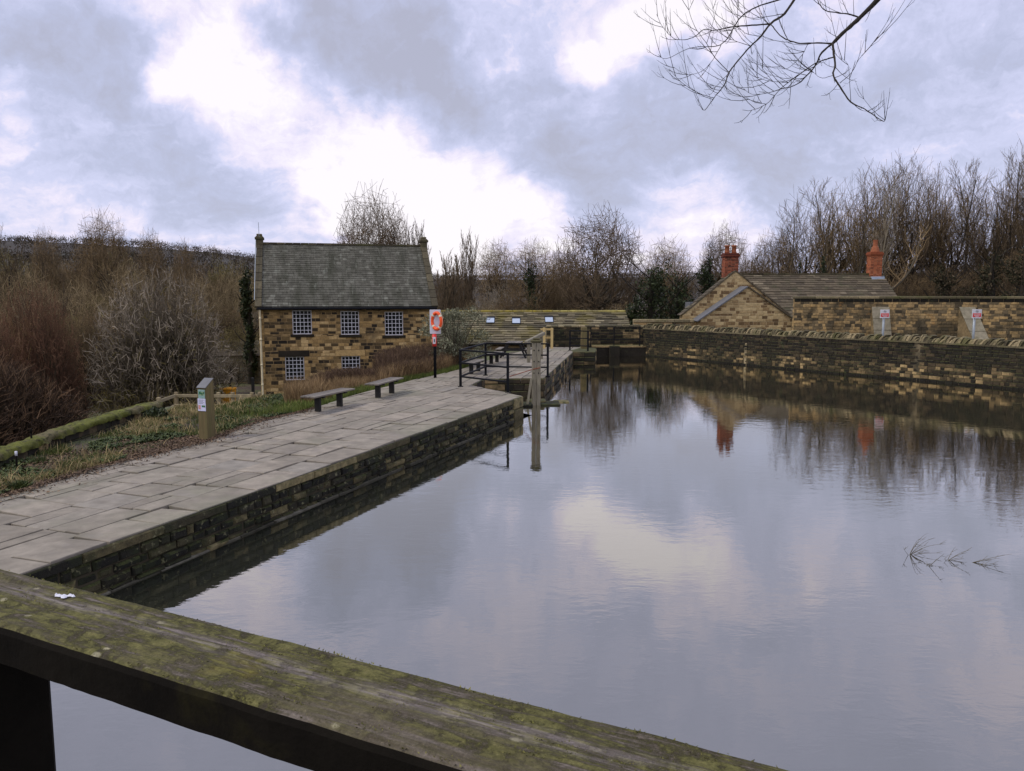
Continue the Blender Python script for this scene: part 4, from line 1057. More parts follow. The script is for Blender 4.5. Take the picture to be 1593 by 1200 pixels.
mb = MB(); mb.beam((gp0.x-.16,gp0.y-.16,.9),(gp0.x-.3,gp0.y-.24,.0),.07,.12); mb.build('brace', M['oldwood'], gp)
mb = MB(); e = G(793, 586, .72); mb.tube([(gp0.x+.12,gp0.y-.13,1.25),(gp0.x-.1,gp0.y-.12,1.2),tuple(e)], .014, 6); mb.build('tie_rod', M['brick'], gp)
# stones at the foot of the post
fs = thing('foot_stones', 'mossy stone sill just above the water around the timber sluice post', 'stone sill', (gp0.x, gp0.y, 0))
mb = MB()
for (x0_, x1_, y0_, y1_, z_) in ((-.75,-.12,-.45,.35,.07),(.15,.8,-.2,.7,.05),(-.3,.35,.25,.9,.1),(.6,1.15,.5,1.1,.03)):
    mb.bbox(gp0.x+x0_, gp0.x+x1_, gp0.y+y0_, gp0.y+y1_, -.4, z_, .03, c=(rg.random(),.5))
mb.build('stone', M['quay_stone'], fs)
bm_ = thing('balance_beam', 'pale grey timber beam sloping behind the sluice post', 'beam', tuple(AT(818,545,36)))
mb = MB(); a = AT(818, 533.5, 35.0); b = AT(846, 519, 38.0); mb.beam(a, b, .14, .16, bv=.02); mb.build('beam', M['oldwood'], bm_)
mb = MB(); q = a.lerp(b, .15); mb.beam((q.x,q.y,q.z-.1),(q.x,q.y,.5), .16,.16); q = a.lerp(b, .85); mb.beam((q.x,q.y,q.z-.1),(q.x,q.y,.5), .16,.16); mb.build('support', M['oldwood'], bm_)
# new timber fence piece
q0, q1 = AT(846.5, 541, 45.0), AT(858.5, 541, 45.0)
tf = thing('timber_fence', 'short new pale timber fence with two posts at the end of the path', 'fence', (q0.x, 45, QZ))
zt = AT(850, 510.5, 45).z
for q in (q0, q1):
    mb = MB(); mb.bbox(q.x-.07, q.x+.07, 44.93, 45.07, .5, zt+(.02 if q is q0 else 0), .01, c=(rg.random(),.5)); mb.build('post', M['newwood'], tf)
for z in (zt-.08, zt-.55):
    mb = MB(); mb.beam((q0.x-.2,45.1,z),(q1.x,45.1,z),.04,.11); mb.build('rail', M['newwood'], tf)
q = AT(908.5, 541, 45.0); zt2 = AT(908.5, 508.5, 45).z
sp_ = thing('timber_post', 'thick pale timber post standing behind the short black railing', 'post', (q.x, 45, QZ))
mb = MB(); mb.bbox(q.x-.19, q.x+.17, 45-.13, 45.13, .5, .5+(zt2-.5)*.5, .03, c=(.1,.5)); mb.bbox(q.x-.18, q.x+.16, 45-.12, 45.12, .5+(zt2-.5)*.5+.004, zt2, .04, c=(.4,.5)); mb.build('post', M['postwood'], sp_)

# interpretation post
c = p3(323, 684, .55); ip = thing('marker_post', 'timber marker post with a sloping plaque and leaflets, on the verge beside the paving', 'marker post', (c.x, c.y, .5))
w_ = .115; 
zt = AT(330, 594, c.y).z; zf = AT(330, 604, c.y-.1).z
rt = R(-22); Tm = Matrix.Translation((c.x, c.y, 0)) @ Matrix.Rotation(rt, 4, 'Z')
P = [(-w_,-w_,.35),(w_,-w_,.35),(w_,w_,.35),(-w_,w_,.35),(-w_,-w_,zf),(w_,-w_,zf),(w_,w_,zt+.05),(-w_,w_,zt+.05)]
mb = MB(); mb.faces([Tm@Vector(v) for v in P], [(0,1,5,4),(1,2,6,5),(2,3,7,6),(3,0,4,7),(4,5,6,7)], 0, (.5,.5)); mb.build('post', M['postwood'], ip)
n = Vector((0,-(zt+.05-zf),2*w_)).normalized()*.012
Q = [Vector((-w_-.006,-w_-.012,zf-.004)),Vector((w_+.006,-w_-.012,zf-.004)),Vector((w_+.006,w_+.006,zt+.056)),Vector((-w_-.006,w_+.006,zt+.056))]
mb = MB(); mb.faces([Tm@(v+n*.3) for v in Q]+[Tm@(v+n*1.4) for v in Q], [(4,5,6,7),(0,1,5,4),(1,2,6,5),(2,3,7,6),(3,0,4,7)]); mb.build('sloping_plaque', M['plaque'] if 'plaque' in M else M['lead'], ip)
M['sign_green'] = mat('sign_green', BR((.03,.12,.07)), 30, .5, 5, 0, patches=[(14,.5,.56,(.3,.42,.3),.8)])
M['sign_teal'] = mat('sign_teal', BR((.22,.36,.33)), 30, .3, 5, 0)
M['sign_pale'] = mat('sign_pale', BR((.55,.57,.72)), 25, .15, 5, 0)
M['sign_pink'] = mat('sign_pink', BR((.5,.25,.27)), 25, .15, 5, 0)
M['sign_ink'] = mat('sign_ink', BR((.04,.04,.06)), 25, .15, 5, 0)
hgt = lambda py: AT(330, py, c.y).z
def panel(z0, z1, x0, x1, mt, d, nm, par=None):
    mb = MB(); mb.box(x0, x1, -w_-d, -w_-.001, z0, z1, T=Tm); return mb.build(nm, mt, par or ip)
panel(hgt(619), hgt(605.5), -.09, .09, M['sign_teal'], .006, 'green_sign'); panel(hgt(614.5), hgt(608.5), -.07, .08, M['sign_green'], .008, 'green_picture')
lf = panel(hgt(638.5), hgt(619.4), -.105, .1, M['sign_pale'], .01, 'paper_notice')
panel(hgt(632.5), hgt(629.5), .0, .09, M['sign_green'], .012, 'green_block', lf); panel(hgt(636), hgt(629.5), -.09, -.03, M['sign_pink'], .012, 'pink_block', lf)
for k in range(4):
    mb = MB(); z = hgt(621.5+k*1.8); mb.box(-.08, .06-.02*(k%2), -w_-.0115, -w_-.01, z-.003, z+.003, T=Tm); mb.build('text_line', M['sign_ink'], lf)
for k in range(5):
    a = Vector((-.08, -.08+k*.035, 0)); 
    zz = lambda y: zf+(zt+.05-zf)*(y+w_)/(2*w_)+.022
    mb = MB(); y = -.075+k*.035; mb.faces([Tm@Vector(v) for v in [(-.085,y,zz(y)),(.07,y,zz(y)),(.07,y+.012,zz(y+.012)),(-.085,y+.012,zz(y+.012))]], [(0,1,2,3)]); mb.build('text_line', M['sign_ink'], ip)

# warning signs in front of the garden wall
def warn_sign(px, Y, label, px_post):
    c = AT(px, 488.5, Y); s_ = .225
    o = thing('warning_sign', label, 'sign', (AT(px_post,520,Y).x, Y, .6), group='warning signs behind the pond wall')
    mb = MB(); mb.tube([(AT(px_post,520,Y).x,Y+.04,.5),(AT(px_post,520,Y).x,Y+.04,AT(px,484,Y).z)], .055, 10, cap=True); mb.build('post', M['galv'], o)
    mb = MB(); mb.bbox(c.x-s_, c.x+s_, Y-.045, Y-.025, c.z-s_*.93, c.z+s_*.93, .004); pn = mb.build('panel', M['white'], o)
    mb = MB(); mb.box(c.x-s_*.86, c.x+s_*.86, Y-.049, Y-.0455, c.z-.15, c.z+.03); mb.build('red_band', M['red'], pn)
    for (z, a, b) in ((c.z-.015,-.16,.15),(c.z-.075,-.13,.14),(c.z-.12,-.08,.1)):
        mb = MB(); xx = a
        while xx < b: l = rg.uniform(.014,.03); mb.box(c.x+xx, c.x+min(xx+l,b), Y-.0515, Y-.0493, z-.013, z+.013); xx += l+.008
        mb.build('lettering', M['white'], pn)
    mb = MB()
    for k in range(24):
        if k % 12 in (0,): continue
        a0 = 2*math.pi*k/24; a1 = 2*math.pi*(k+1)/24; r0, r1 = .052, .065
        mb.face([(c.x+r*math.sin(t_),Y-.0475,c.z+.112+r*math.cos(t_)*.85) for r, t_ in ((r0,a0),(r1,a0),(r1,a1),(r0,a1))])
    mb.beam((c.x-.045,Y-.047,c.z+.145),(c.x+.045,Y-.047,c.z+.08),.002,.014); mb.beam((c.x-.02,Y-.047,c.z+.09),(c.x+.015,Y-.047,c.z+.13),.002,.018)
    mb.build('symbol', M['sign_ink'], pn)
warn_sign(1376, 39.2, 'white and red warning sign on grey post beside the buttress nearer the cottage', 1374)
warn_sign(1519, 37.2, 'white and red warning sign on grey post beside the steep buttress further right', 1515)

# ------------------------------------------------------------------ left verge: mossy kerb wall, fence, bin
M['mosstop'] = mat('moss_covered_top', BR((.09,.105,.02),(.15,.16,.028)), 4, .4, 45, 1.0, .05, patches=[(1.1,.5,.6,(.15,.125,.08),.8),(7,.5,.62,(.035,.035,.012),.85)])
mwpx = [(-230,776),(-60,722),(0,700.5),(50,683),(100,664.5),(150,649),(200,634),(235,625),(252,620.5)]
MW = [Vector(G2(x, y+4, .84)) for x, y in mwpx]
mw = thing('verge_wall', 'low moss topped stone wall bordering the verge on the left', 'wall', (MW[3].x, MW[3].y, .4))
fw, Lw = poly_frame(MW)
mb = MB(); coursed(mb, lambda u,z,w: fw(u,z,w-.06), 0, Lw, .2, .74, (.13,.2), (.25,.6), .02, .03, seed=15, jit=.012)
mb.build('stonework', [M['pond_stone'], M['pond_mortar']], mw)
mb = MB(); K = 40
for i in range(K):
    ua, ub = Lw*i/K, Lw*(i+1)/K; P = [fw(ua,-1.4,-.075), fw(ub,-1.4,-.075), fw(ub,-1.4,-.42), fw(ua,-1.4,-.42)]; Q = [(a[0],a[1],.75) for a in P]
    mb.faces(P+Q, [(0,1,5,4),(2,3,7,6),(4,5,6,7),(1,2,6,5),(3,0,4,7)])
mb.build('core', M['pond_mortar'], mw)
mb = MB(); K = 240; prof = [(.02,.70),(.02,.76),(.0,.81),(-.06,.835),(-.16,.84),(-.27,.838),(-.37,.81),(-.40,.75),(-.40,.70)]
P = []
for i in range(K+1):
    u = Lw*i/K
    for (w_, z) in prof:
        nz = mn.noise(Vector((u*2.2, w_*6, 2)))*.035+mn.noise(Vector((u*9, w_*16, 2)))*.03; P.append(fw(u, z+nz, w_+mn.noise(Vector((u*5, z*12, 7)))*.05))
n = len(prof); idx = [(i*n+k, (i+1)*n+k, (i+1)*n+k+1, i*n+k+1) for i in range(K) for k in range(n-1)]+[tuple(range(n)), tuple(K*n+k for k in range(n))[::-1]]
mb.faces(P, idx, 0, (.5,.5), True); mb.build('coping', M['mosstop'], mw)
tr = MB(); q = [G(60,655,.1), G(128,652,.1), G(95,662,.1)]
pa_ = MB(); pts = [(-9.75,13.5),(-9.85,21),(-10.9,27),(-13,27),(-12.3,19),(-11.6,13)]
def sheet(mbx, x0, x1, y0, y1, dz, nx_=8, ny_=20, sk=0):
    P = []; 
    for j in range(ny_+1):
        for i in range(nx_+1):
            y = y0+(y1-y0)*j/ny_; x = x0+(x1-x0)*i/nx_+sk*(y-y0); P.append((x, y, ground_z(x, y)+dz))
    mbx.faces(P, [(j*(nx_+1)+i, j*(nx_+1)+i+1, (j+1)*(nx_+1)+i+1, (j+1)*(nx_+1)+i) for j in range(ny_) for i in range(nx_)], 0, (.6,.5), True)
# post and rail fence
fpx = [(254,612),(274,613),(318,613.5),(362,613.5),(392,613.5)]
FY = 28.0
pf = thing('post_and_rail_fence', 'weathered two-rail timber fence between the verge wall and the mill', 'fence', (-11, FY, -.9))
pts = [AT(x, y, FY+(24-FY if i == 0 else 0)) for i, (x, y) in enumerate(fpx)]; pts[0] = AT(247, 622, 24.5)
pts.append(AT(404, 613, 28.4))
pts.insert(3, AT(340, 613.5, FY)); 
for q in pts:
    mb = MB(); mb.bbox(q.x-.06, q.x+.06, q.y-.05, q.y+.05, -1.3, q.z+.07, .015, c=(rg.random(),.5)); mb.build('post', M['fencewood'], pf)
for a, b in zip(pts, pts[1:]):
    for dz_ in (-.06, -.42):
        mb = MB(); mb.beam((a.x,a.y-.07,a.z+dz_),(b.x,b.y-.07,b.z+dz_+.005),.045,.11,c=(rg.random(),.5),bv=.008); mb.build('rail', M['fencewood'], pf)
yb2 = AT(355, 609, 33)
yb_o = thing('yellow_bin', 'small orange-yellow grit bin standing beyond the two-rail fence', 'grit bin', (yb2.x, 33, -1.3))
mb = MB(); z0 = AT(355,616,33).z; z1 = AT(355,604.5,33).z; 
mb.faces([(yb2.x-.2,32.8,z0-.5),(yb2.x+.2,32.8,z0-.5),(yb2.x+.2,33.2,z0-.5),(yb2.x-.2,33.2,z0-.5),(yb2.x-.25,32.75,z1-.06),(yb2.x+.25,32.75,z1-.06),(yb2.x+.25,33.25,z1-.06),(yb2.x-.25,33.25,z1-.06)],[(0,1,5,4),(1,2,6,5),(2,3,7,6),(3,0,4,7),(4,5,6,7)]); mb.build('tub', M['yellow'], yb_o)
mb = MB(); mb.bbox(yb2.x-.28,yb2.x+.28,32.72,33.28,z1-.058,z1+.03,.02); mb.build('lid', M['yellow'], yb_o)
q = AT(393.5, 600, 36); bp = thing('black_post', 'slim black post standing just left of the mill downpipe', 'post', (q.x, 36, -1.7))
mb = MB(); mb.bbox(q.x-.06,q.x+.06,35.94,36.06,-1.8,AT(393,588,36).z,.01); mb.build('post', M['blackpaint'], bp)
# stakes in the verge
for px_, py_, top, lab in ((26,731,704,'short stake with a pale top on the leaf litter'),(50,705,669,'thin dark stake beside the mossy verge wall')):
    q = p3(px_, py_, .55); o = thing('stake', lab, 'stake', tuple(q))
    zt = AT(px_, top, q.y).z; mb = MB(); mb.tube([(q.x,q.y,.4),(q.x+.01,q.y,zt)], [.02,.016], 6, cap=True); mb.build('shaft', M['dark_shaded_wood'], o)
    mb = MB(); mb.tube([(q.x+.01,q.y,zt-.06),(q.x+.01,q.y,zt+.02)], .022, 6, cap=True); mb.build('cap', M['board'] if top == 704 else M['dark_shaded_wood'], o)
# ================================================================== trees and shrubs
def rdir(d, ang, az):
    a = d.orthogonal().normalized(); b = d.cross(a)
    return (d*math.cos(ang)+(a*math.cos(az)+b*math.sin(az))*math.sin(ang)).normalized()
def grow(seed, P):
    """P: H trunk length, r radius, lv = list of dicts per level: n children, ang, len ratio, t0, jit, up"""
    rg = random.Random(seed); trunk = MB(); crown = MB()
    def br(p, d, L, r, lv):
        q = P['lv'][lv]; ns = q.get('seg', 4); pts = [p.copy()]; rad = [r]; dd = d.copy()
        end = q.get('end', .35)
        for i in range(ns):
            j = q.get('jit', .12)
            dd = (dd+Vector((rg.gauss(0,j), rg.gauss(0,j), rg.gauss(0,j)*.7))+Vector((0,0,q.get('up', .06)))).normalized()
            p = p+dd*(L/ns); pts.append(p.copy()); rad.append(r*(1-(1-end)*(i+1)/ns))
        tgt = trunk if lv <= P.get('tl', 1) else crown
        tgt.tube(pts, rad, q.get('sides', 3), 0, (rg.random(), .5))
        if lv+1 < len(P['lv']):
            n = q['n']; n = n if isinstance(n, int) else rg.randint(*n)
            az0 = rg.random()*6.28
            for k in range(n):
                t = q.get('t0', .3)+(1-q.get('t0', .3))*(k+rg.random()*.9)/n; t = min(t, .99)
                f = t*ns; i = int(f); pp = pts[i].lerp(pts[i+1], f-i); dl = (pts[i+1]-pts[i]).normalized()
                cd_ = rdir(dl, R(rg.gauss(q['ang'], q['ang']*.25)), az0+k*2.4+rg.uniform(-.4,.4))
                if q.get('flat') and cd_.z < -.1: cd_.z *= .3; cd_.normalize()
                rr = rad[i]*q.get('rr', .6); rr = max(rr, P.get('rmin', .008))
                br(pp, cd_, L*q['len']*rg.uniform(.75,1.2)*(1-q.get('taper', .35)*t), rr, lv+1)
    for s in range(P.get('stems', 1)):
        if P.get('stems', 1) > 1:
            az = 6.28*s/P['stems']+rg.uniform(-.4,.4); an = R(P.get('splay', 20)*rg.uniform(.4,1.15)); d0 = Vector((math.sin(an)*math.cos(az), math.sin(an)*math.sin(az), math.cos(an)))
            st = P.get('spread0', .15); p0 = Vector((math.cos(az)*st*rg.random(), math.sin(az)*st*rg.random(), -.2))
        else: d0 = Vector((rg.uniform(-.04,.04), rg.uniform(-.04,.04), 1)).normalized(); p0 = Vector((0,0,-.3))
        br(p0, d0, P['H']*rg.uniform(.85,1.1), P['r'], 0)
    zs = [v[2] for v in crown.v+trunk.v]; xs = sorted(abs(v[0]) for v in crown.v)
    return trunk, crown, max(zs), xs[int(len(xs)*.985)]
def leafcloud(blobs, n, size, seed=1, asp=.55, hang=0.0):
    rg = random.Random(seed); mb = MB(); tot = sum(b[3]*b[4]*b[5] for b in blobs)
    for (x, y, z, rx, ry, rz_) in blobs:
        for k in range(int(n*rx*ry*rz_/tot)):
            while True:
                u = Vector((rg.uniform(-1,1), rg.uniform(-1,1), rg.uniform(-1,1)))
                if u.length < 1: break
            u = u*(.55+.45*rg.random()) if u.length > .5 else u.normalized()*rg.uniform(.5,1)
            c = Vector((x+u.x*rx, y+u.y*ry, z+u.z*rz_)); s_ = size*rg.uniform(.6,1.4)
            a = Vector((rg.gauss(0,1), rg.gauss(0,1), rg.gauss(0,1)-hang)).normalized(); b = a.orthogonal().normalized(); b = (b*math.cos(1)+a.cross(b)*math.sin(rg.random()*6)).normalized()
            mb.face([c-a*s_, c+b*s_*asp, c+a*s_, c-b*s_*asp], 0, (rg.random(), rg.random()))
    return mb
def proto(name, seed, P, bark, twig, ivy=None):
    tk, cr_, H, Wd = grow(seed, P)
    o = thing(name, 'x', 'tree'); tk.build('trunk', M[bark], o, local=True); cr_.build('crown', M[twig], o, local=True)
    if ivy:
        blobs, n, sz = ivy; leafcloud(blobs, n, sz, seed).build('ivy', M['ivy'], o, local=True)
    return [o, H, Wd, 0]
def plant(pr, px, Y, top, label, group=None, rz=None, wpx=None, cat=None, name=None, base=None, swap=None):
    o, H, Wd, used = pr
    c = o if used == 0 else copy_tree(o); pr[3] += 1
    x = AT(px, 460, Y).x; gz = ground_z(x, Y) if base is None else base
    zt = AT(px, top, Y).z; s_ = (zt-gz)/H; sxy = s_
    if wpx: sxy = wpx/F*Y/2/Wd
    c.location = (x, Y, gz-.05); c.scale = (sxy, sxy, s_); c.rotation_euler = (0, 0, RT.random()*6.28 if rz is None else rz)
    c['label'] = label
    if cat: c['category'] = cat
    if 'group' in c.keys(): del c['group']
    if group: c['group'] = group
    return c
RT = random.Random(77)
ORD = ['first','second','third','fourth','fifth','sixth','seventh','eighth','ninth','tenth','eleventh','twelfth','thirteenth','fourteenth','fifteenth','sixteenth','seventeenth','eighteenth','nineteenth','twentieth','twenty-first','twenty-second','twenty-third','twenty-fourth','twenty-fifth','twenty-sixth','twenty-seventh','twenty-eighth','twenty-ninth','thirtieth']

big = dict(H=9.0, r=.24, rmin=.012, tl=1, lv=[
 dict(seg=9, sides=7, n=22, ang=42, len=.72, t0=.3, rr=.45, taper=.5, up=.02, jit=.04, end=.3),
 dict(seg=6, sides=5, n=10, ang=34, len=.48, t0=.2, rr=.5, up=.1, jit=.08, taper=.4),
 dict(seg=4, sides=3, n=8, ang=34, len=.5, t0=.15, rr=.55, up=.08, jit=.1, end=.5),
 dict(seg=3, sides=3, n=6, ang=32, len=.52, t0=.15, rr=.6, up=.14, jit=.12, end=.6),
 dict(seg=2, sides=3, up=.14, jit=.12, end=.6)])
rnd = dict(H=5.2, r=.15, rmin=.012, tl=1, stems=6, splay=40, spread0=.45, lv=[
 dict(seg=7, sides=6, n=13, ang=40, len=.6, t0=.28, rr=.55, taper=.25, up=.07, jit=.1, end=.4),
 dict(seg=5, sides=4, n=8, ang=36, len=.5, t0=.2, rr=.55, up=.05, jit=.12),
 dict(seg=4, sides=3, n=7, ang=36, len=.5, t0=.15, rr=.6, up=.08, jit=.12, end=.5),
 dict(seg=3, sides=3, n=4, ang=32, len=.5, t0=.2, rr=.7, up=.1, jit=.12, end=.7),
 dict(seg=2, sides=3, up=.1, jit=.1, end=.7)])
tall = dict(H=14.0, r=.16, rmin=.010, tl=1, lv=[
 dict(seg=10, sides=6, n=20, ang=40, len=.34, t0=.33, rr=.4, taper=.55, up=.02, jit=.035, end=.15),
 dict(seg=5, sides=4, n=8, ang=30, len=.5, t0=.15, rr=.5, up=.11, jit=.08),
 dict(seg=4, sides=3, n=6, ang=30, len=.5, t0=.15, rr=.6, up=.1, jit=.1, end=.5),
 dict(seg=3, sides=3, up=.1, jit=.1, end=.6)])
tall2 = dict(tall); tall2['H'] = 11.0; tall2['stems'] = 3; tall2['splay'] = 13; tall2['spread0'] = .5
tall2['lv'] = [dict(tall['lv'][0], n=15, jit=.05)]+tall['lv'][1:]
pop = dict(H=9.0, r=.12, rmin=.014, tl=1, stems=4, splay=6, spread0=.5, lv=[
 dict(seg=8, sides=5, n=16, ang=22, len=.36, t0=.12, rr=.5, taper=.4, up=.06, jit=.04, end=.2),
 dict(seg=5, sides=4, n=8, ang=18, len=.5, t0=.1, rr=.6, up=.25, jit=.06),
 dict(seg=4, sides=3, n=5, ang=18, len=.5, t0=.15, rr=.7, up=.25, jit=.08, end=.6),
 dict(seg=3, sides=3, up=.2, jit=.08, end=.6)])
scrub = dict(H=3.6, r=.05, rmin=.008, tl=0, stems=12, splay=46, spread0=1.3, lv=[
 dict(seg=6, sides=4, n=10, ang=38, len=.5, t0=.15, rr=.5, taper=.2, up=.05, jit=.14, end=.3),
 dict(seg=4, sides=3, n=7, ang=42, len=.5, t0=.1, rr=.6, up=.06, jit=.2, end=.5),
 dict(seg=3, sides=3, n=5, ang=44, len=.5, t0=.1, rr=.7, up=.05, jit=.22, end=.6),
 dict(seg=2, sides=3, up=.05, jit=.2, end=.7)])
dome = dict(H=2.1, r=.032, rmin=.005, tl=0, stems=40, splay=95, spread0=.7, lv=[
 dict(seg=6, sides=4, n=12, ang=42, len=.38, t0=.3, rr=.5, taper=.1, up=.03, jit=.2, end=.3),
 dict(seg=4, sides=3, n=8, ang=48, len=.55, t0=.15, rr=.6, up=.0, jit=.3, end=.5),
 dict(seg=3, sides=3, n=5, ang=50, len=.55, t0=.15, rr=.7, up=.0, jit=.35, end=.6),
 dict(seg=2, sides=3, up=.02, jit=.3, end=.7)])

def fantree(name, seed, W, HC, TH_, forks, ns, bark, twig, r0=.2, rmin=.011, lean=1.05, fk=(.36,.6,.8,1.0), sp_=(.30,.22,.17,.15), low=.1):
    rg = random.Random(seed); tk = MB(); cr_ = MB(); B = Vector((0,0,TH_)); cz = HC*.47; rz_ = HC*.53
    def RR(u):
        a = (u.x*u.x+u.y*u.y)/(W*W)+u.z*u.z/(rz_*rz_); b = -2*u.z*cz/(rz_*rz_); c = cz*cz/(rz_*rz_)-1
        return (-b+math.sqrt(max(0,b*b-4*a*c)))/(2*a)
    def curve(a, b, n, amp):
        L = (b-a).length; off = Vector((rg.gauss(0,amp), rg.gauss(0,amp), rg.gauss(-.3*amp,amp)))*L
        off2 = Vector((rg.gauss(0,amp), rg.gauss(0,amp), rg.gauss(0,amp)))*L*.5
        return [a.lerp(b, i/n)+off*math.sin(math.pi*i/n)+off2*math.sin(2*math.pi*i/n) for i in range(n+1)]
    def rec(pp, rad, u, lv):
        for k in range(ns[lv]):
            i = rg.uniform(.25 if lv == 0 else .12, 1)*(len(pp)-1); j = min(int(i), len(pp)-2); s_ = pp[j].lerp(pp[j+1], i-j)
            w = sp_[lv]*1.7
            u2 = (u+Vector((rg.gauss(0,w), rg.gauss(0,w), rg.gauss(0.02,w*.8)))).normalized()
            if u2.z < low: u2.z = low+.1*rg.random(); u2.normalize()
            f_ = fk[lv+1]*rg.uniform(.88,1.06) if lv < len(ns)-1 else rg.uniform(.8,1.05)
            e = B+u2*RR(u2)*f_
            if (e-s_).length > HC*.5: e = s_+(e-s_).normalized()*HC*.5
            r1 = max(rmin*1.1, rad[min(j, len(rad)-1)]*(.6 if lv < 2 else .62)); n = (5,4,3,2)[lv]
            q = curve(s_, e, n, .07); rd = [r1*(1-.55*t_/n) for t_ in range(n+1)]; rd = [max(rmin*.75, v) for v in rd]
            (tk if lv == 0 else cr_).tube(q, rd, (5,4,3,3)[lv], 0, (rg.random(),.5), smooth=True)
            if lv+1 < len(ns): rec(q, rd, u2, lv+1)
    for k in range(forks):
        az = 6.283*k/forks+rg.uniform(-.3,.3); po = R(rg.uniform(8, 62)) if forks > 2 else R(rg.uniform(5,25))
        u = Vector((math.sin(po)*math.cos(az), math.sin(po)*math.sin(az), math.cos(po))); st = B+Vector((rg.uniform(-.1,.1), rg.uniform(-.1,.1), -rg.random()*TH_*.35))
        e = B+u*RR(u)*fk[0]*rg.uniform(.9,1.35); q = curve(st, e, 6, .05); rd = [r0*.62*(1-.5*t_/6) for t_ in range(7)]; tk.tube(q, rd, 6, 0, (rg.random(),.5)); rec(q, rd, u, 0)
    tk.tube([(0,0,-.5),(0,0,0),(.03,.02,TH_*.5),(0,0,TH_*1.02)], [r0*1.3,r0*1.1,r0*.95,r0*.8], 9, 0, (.4,.5))
    o = thing(name, 'x', 'tree'); tk.build('trunk', M[bark], o, local=True); cr_.build('crown', M[twig], o, local=True)
    return [o, TH_+HC, W, 0]
# the tree behind the mill
pb_ = fantree('bare_tree', 11, 4.0, 12.0, 4.0, 8, (5,4,4,3), 'bark', 'twig_tan', .34, rmin=.017)
plant(pb_, 583, 76, 283, 'large bare fan shaped tree rising above the mill roof', wpx=122, rz=1.0)
prd = fantree('bare_tree', 23, 4.4, 8.3, 3.0, 7, (4,4,4,3), 'bark', 'twig_tan', .32, rmin=.016, low=.25)
prd2 = fantree('bare_tree', 29, 3.6, 7.5, 3.0, 6, (4,4,4,3), 'bark', 'twig_brown', .24, rmin=.012)
plant(prd, 932, 72, 317, 'rounded bare tree with forking trunk standing alone behind the barn roof', wpx=142, rz=.4)
plant(prd, 1128, 84, 344, 'bare tree with upswept twigs behind the two-pot chimney', wpx=84, rz=2.4)
plant(prd2, 1036, 70, 366, 'bare tree with ivy clad base between the barn and the cottage', wpx=96, rz=4.2)
plant(prd2, 772, 100, 370, 'bare tree behind the barn roof, second to the right of the upright tree', wpx=78, rz=5.2)
plant(prd2, 832, 88, 368, 'bare tree around a dark ivy column behind the barn skylights', wpx=90, rz=3.1)
plant(prd2, 880, 105, 384, 'small faint bare tree just left of the rounded tree', wpx=70, rz=1.9)
plant(prd, 1205, 90, 350, 'low bare tree above the cottage ridge, left of the tall row', wpx=80, rz=.9)
plant(prd2, 1170, 100, 395, 'small bare tree directly right of the two-pot chimney', wpx=70, rz=2.9)
pp = proto('upright_tree', 31, dict(pop), 'bark', 'twig_tan')
plant(pp, 657, 78, 335, 'narrow upright bare tree beside the right end of the mill roof', wpx=46)
plant(pp, 722, 66, 350, 'dense upright bare tree right of the mill', wpx=44)
plant(pp, 690, 62, 384, 'bushy upright bare tree between the mill gable and the dense upright tree', wpx=60)
# tall trees on the right
tf = [fantree('tall_tree', 51, 2.9, 10.5, 4.2, 5, (4,4,3,3), 'bark_dark', 'twig_dark', .26, rmin=.012, sp_=(.24,.2,.17,.15)), fantree('tall_tree', 52, 2.3, 10.0, 5.5, 4, (5,4,3,3), 'bark', 'twig_brown', .24, rmin=.012, sp_=(.24,.2,.17,.15))]
tp = [proto('tall_tree', 41, dict(tall), 'bark', 'twig_brown'), proto('tall_tree', 42, dict(tall2), 'bark', 'twig_brown'), proto('tall_tree', 43, dict(tall), 'bark_pale', 'twig_grey')]
rowt = [(1222,72,318,0,None),(1247,74,292,1,None),(1272,68,300,0,None),(1298,75,278,1,None),(1322,70,262,1,None),(1340,80,256,0,None),(1356,66,262,2,None),(1376,74,240,1,None),
 (1396,84,248,0,None),(1408,70,236,1,None),(1428,78,252,1,None),(1446,70,256,0,None),(1466,76,258,1,None),(1484,70,268,1,None),(1500,84,282,0,None),
 (1536,72,262,0,None),(1554,78,234,1,None),(1572,68,218,0,None),(1592,74,206,1,None),(1612,68,200,1,None),(1636,76,210,0,None),(1665,72,220,1,None)]
for i, (px_, Y_, tpy, k, _) in enumerate(rowt):
    vis = px_ < 1612
    pr_ = tf[i//2 % 2] if (i % 2 == 1 and k != 2) else tp[k]
    plant(pr_, px_, Y_, tpy-6, ('%s tall bare tree from the left behind the garden wall' % ORD[i]) if k != 2 else 'pale barked tall tree in the row, just left of the single-pot chimney', group='tall bare trees behind the garden wall', wpx=(70 if k != 1 else 88)+RT.uniform(-8,10))
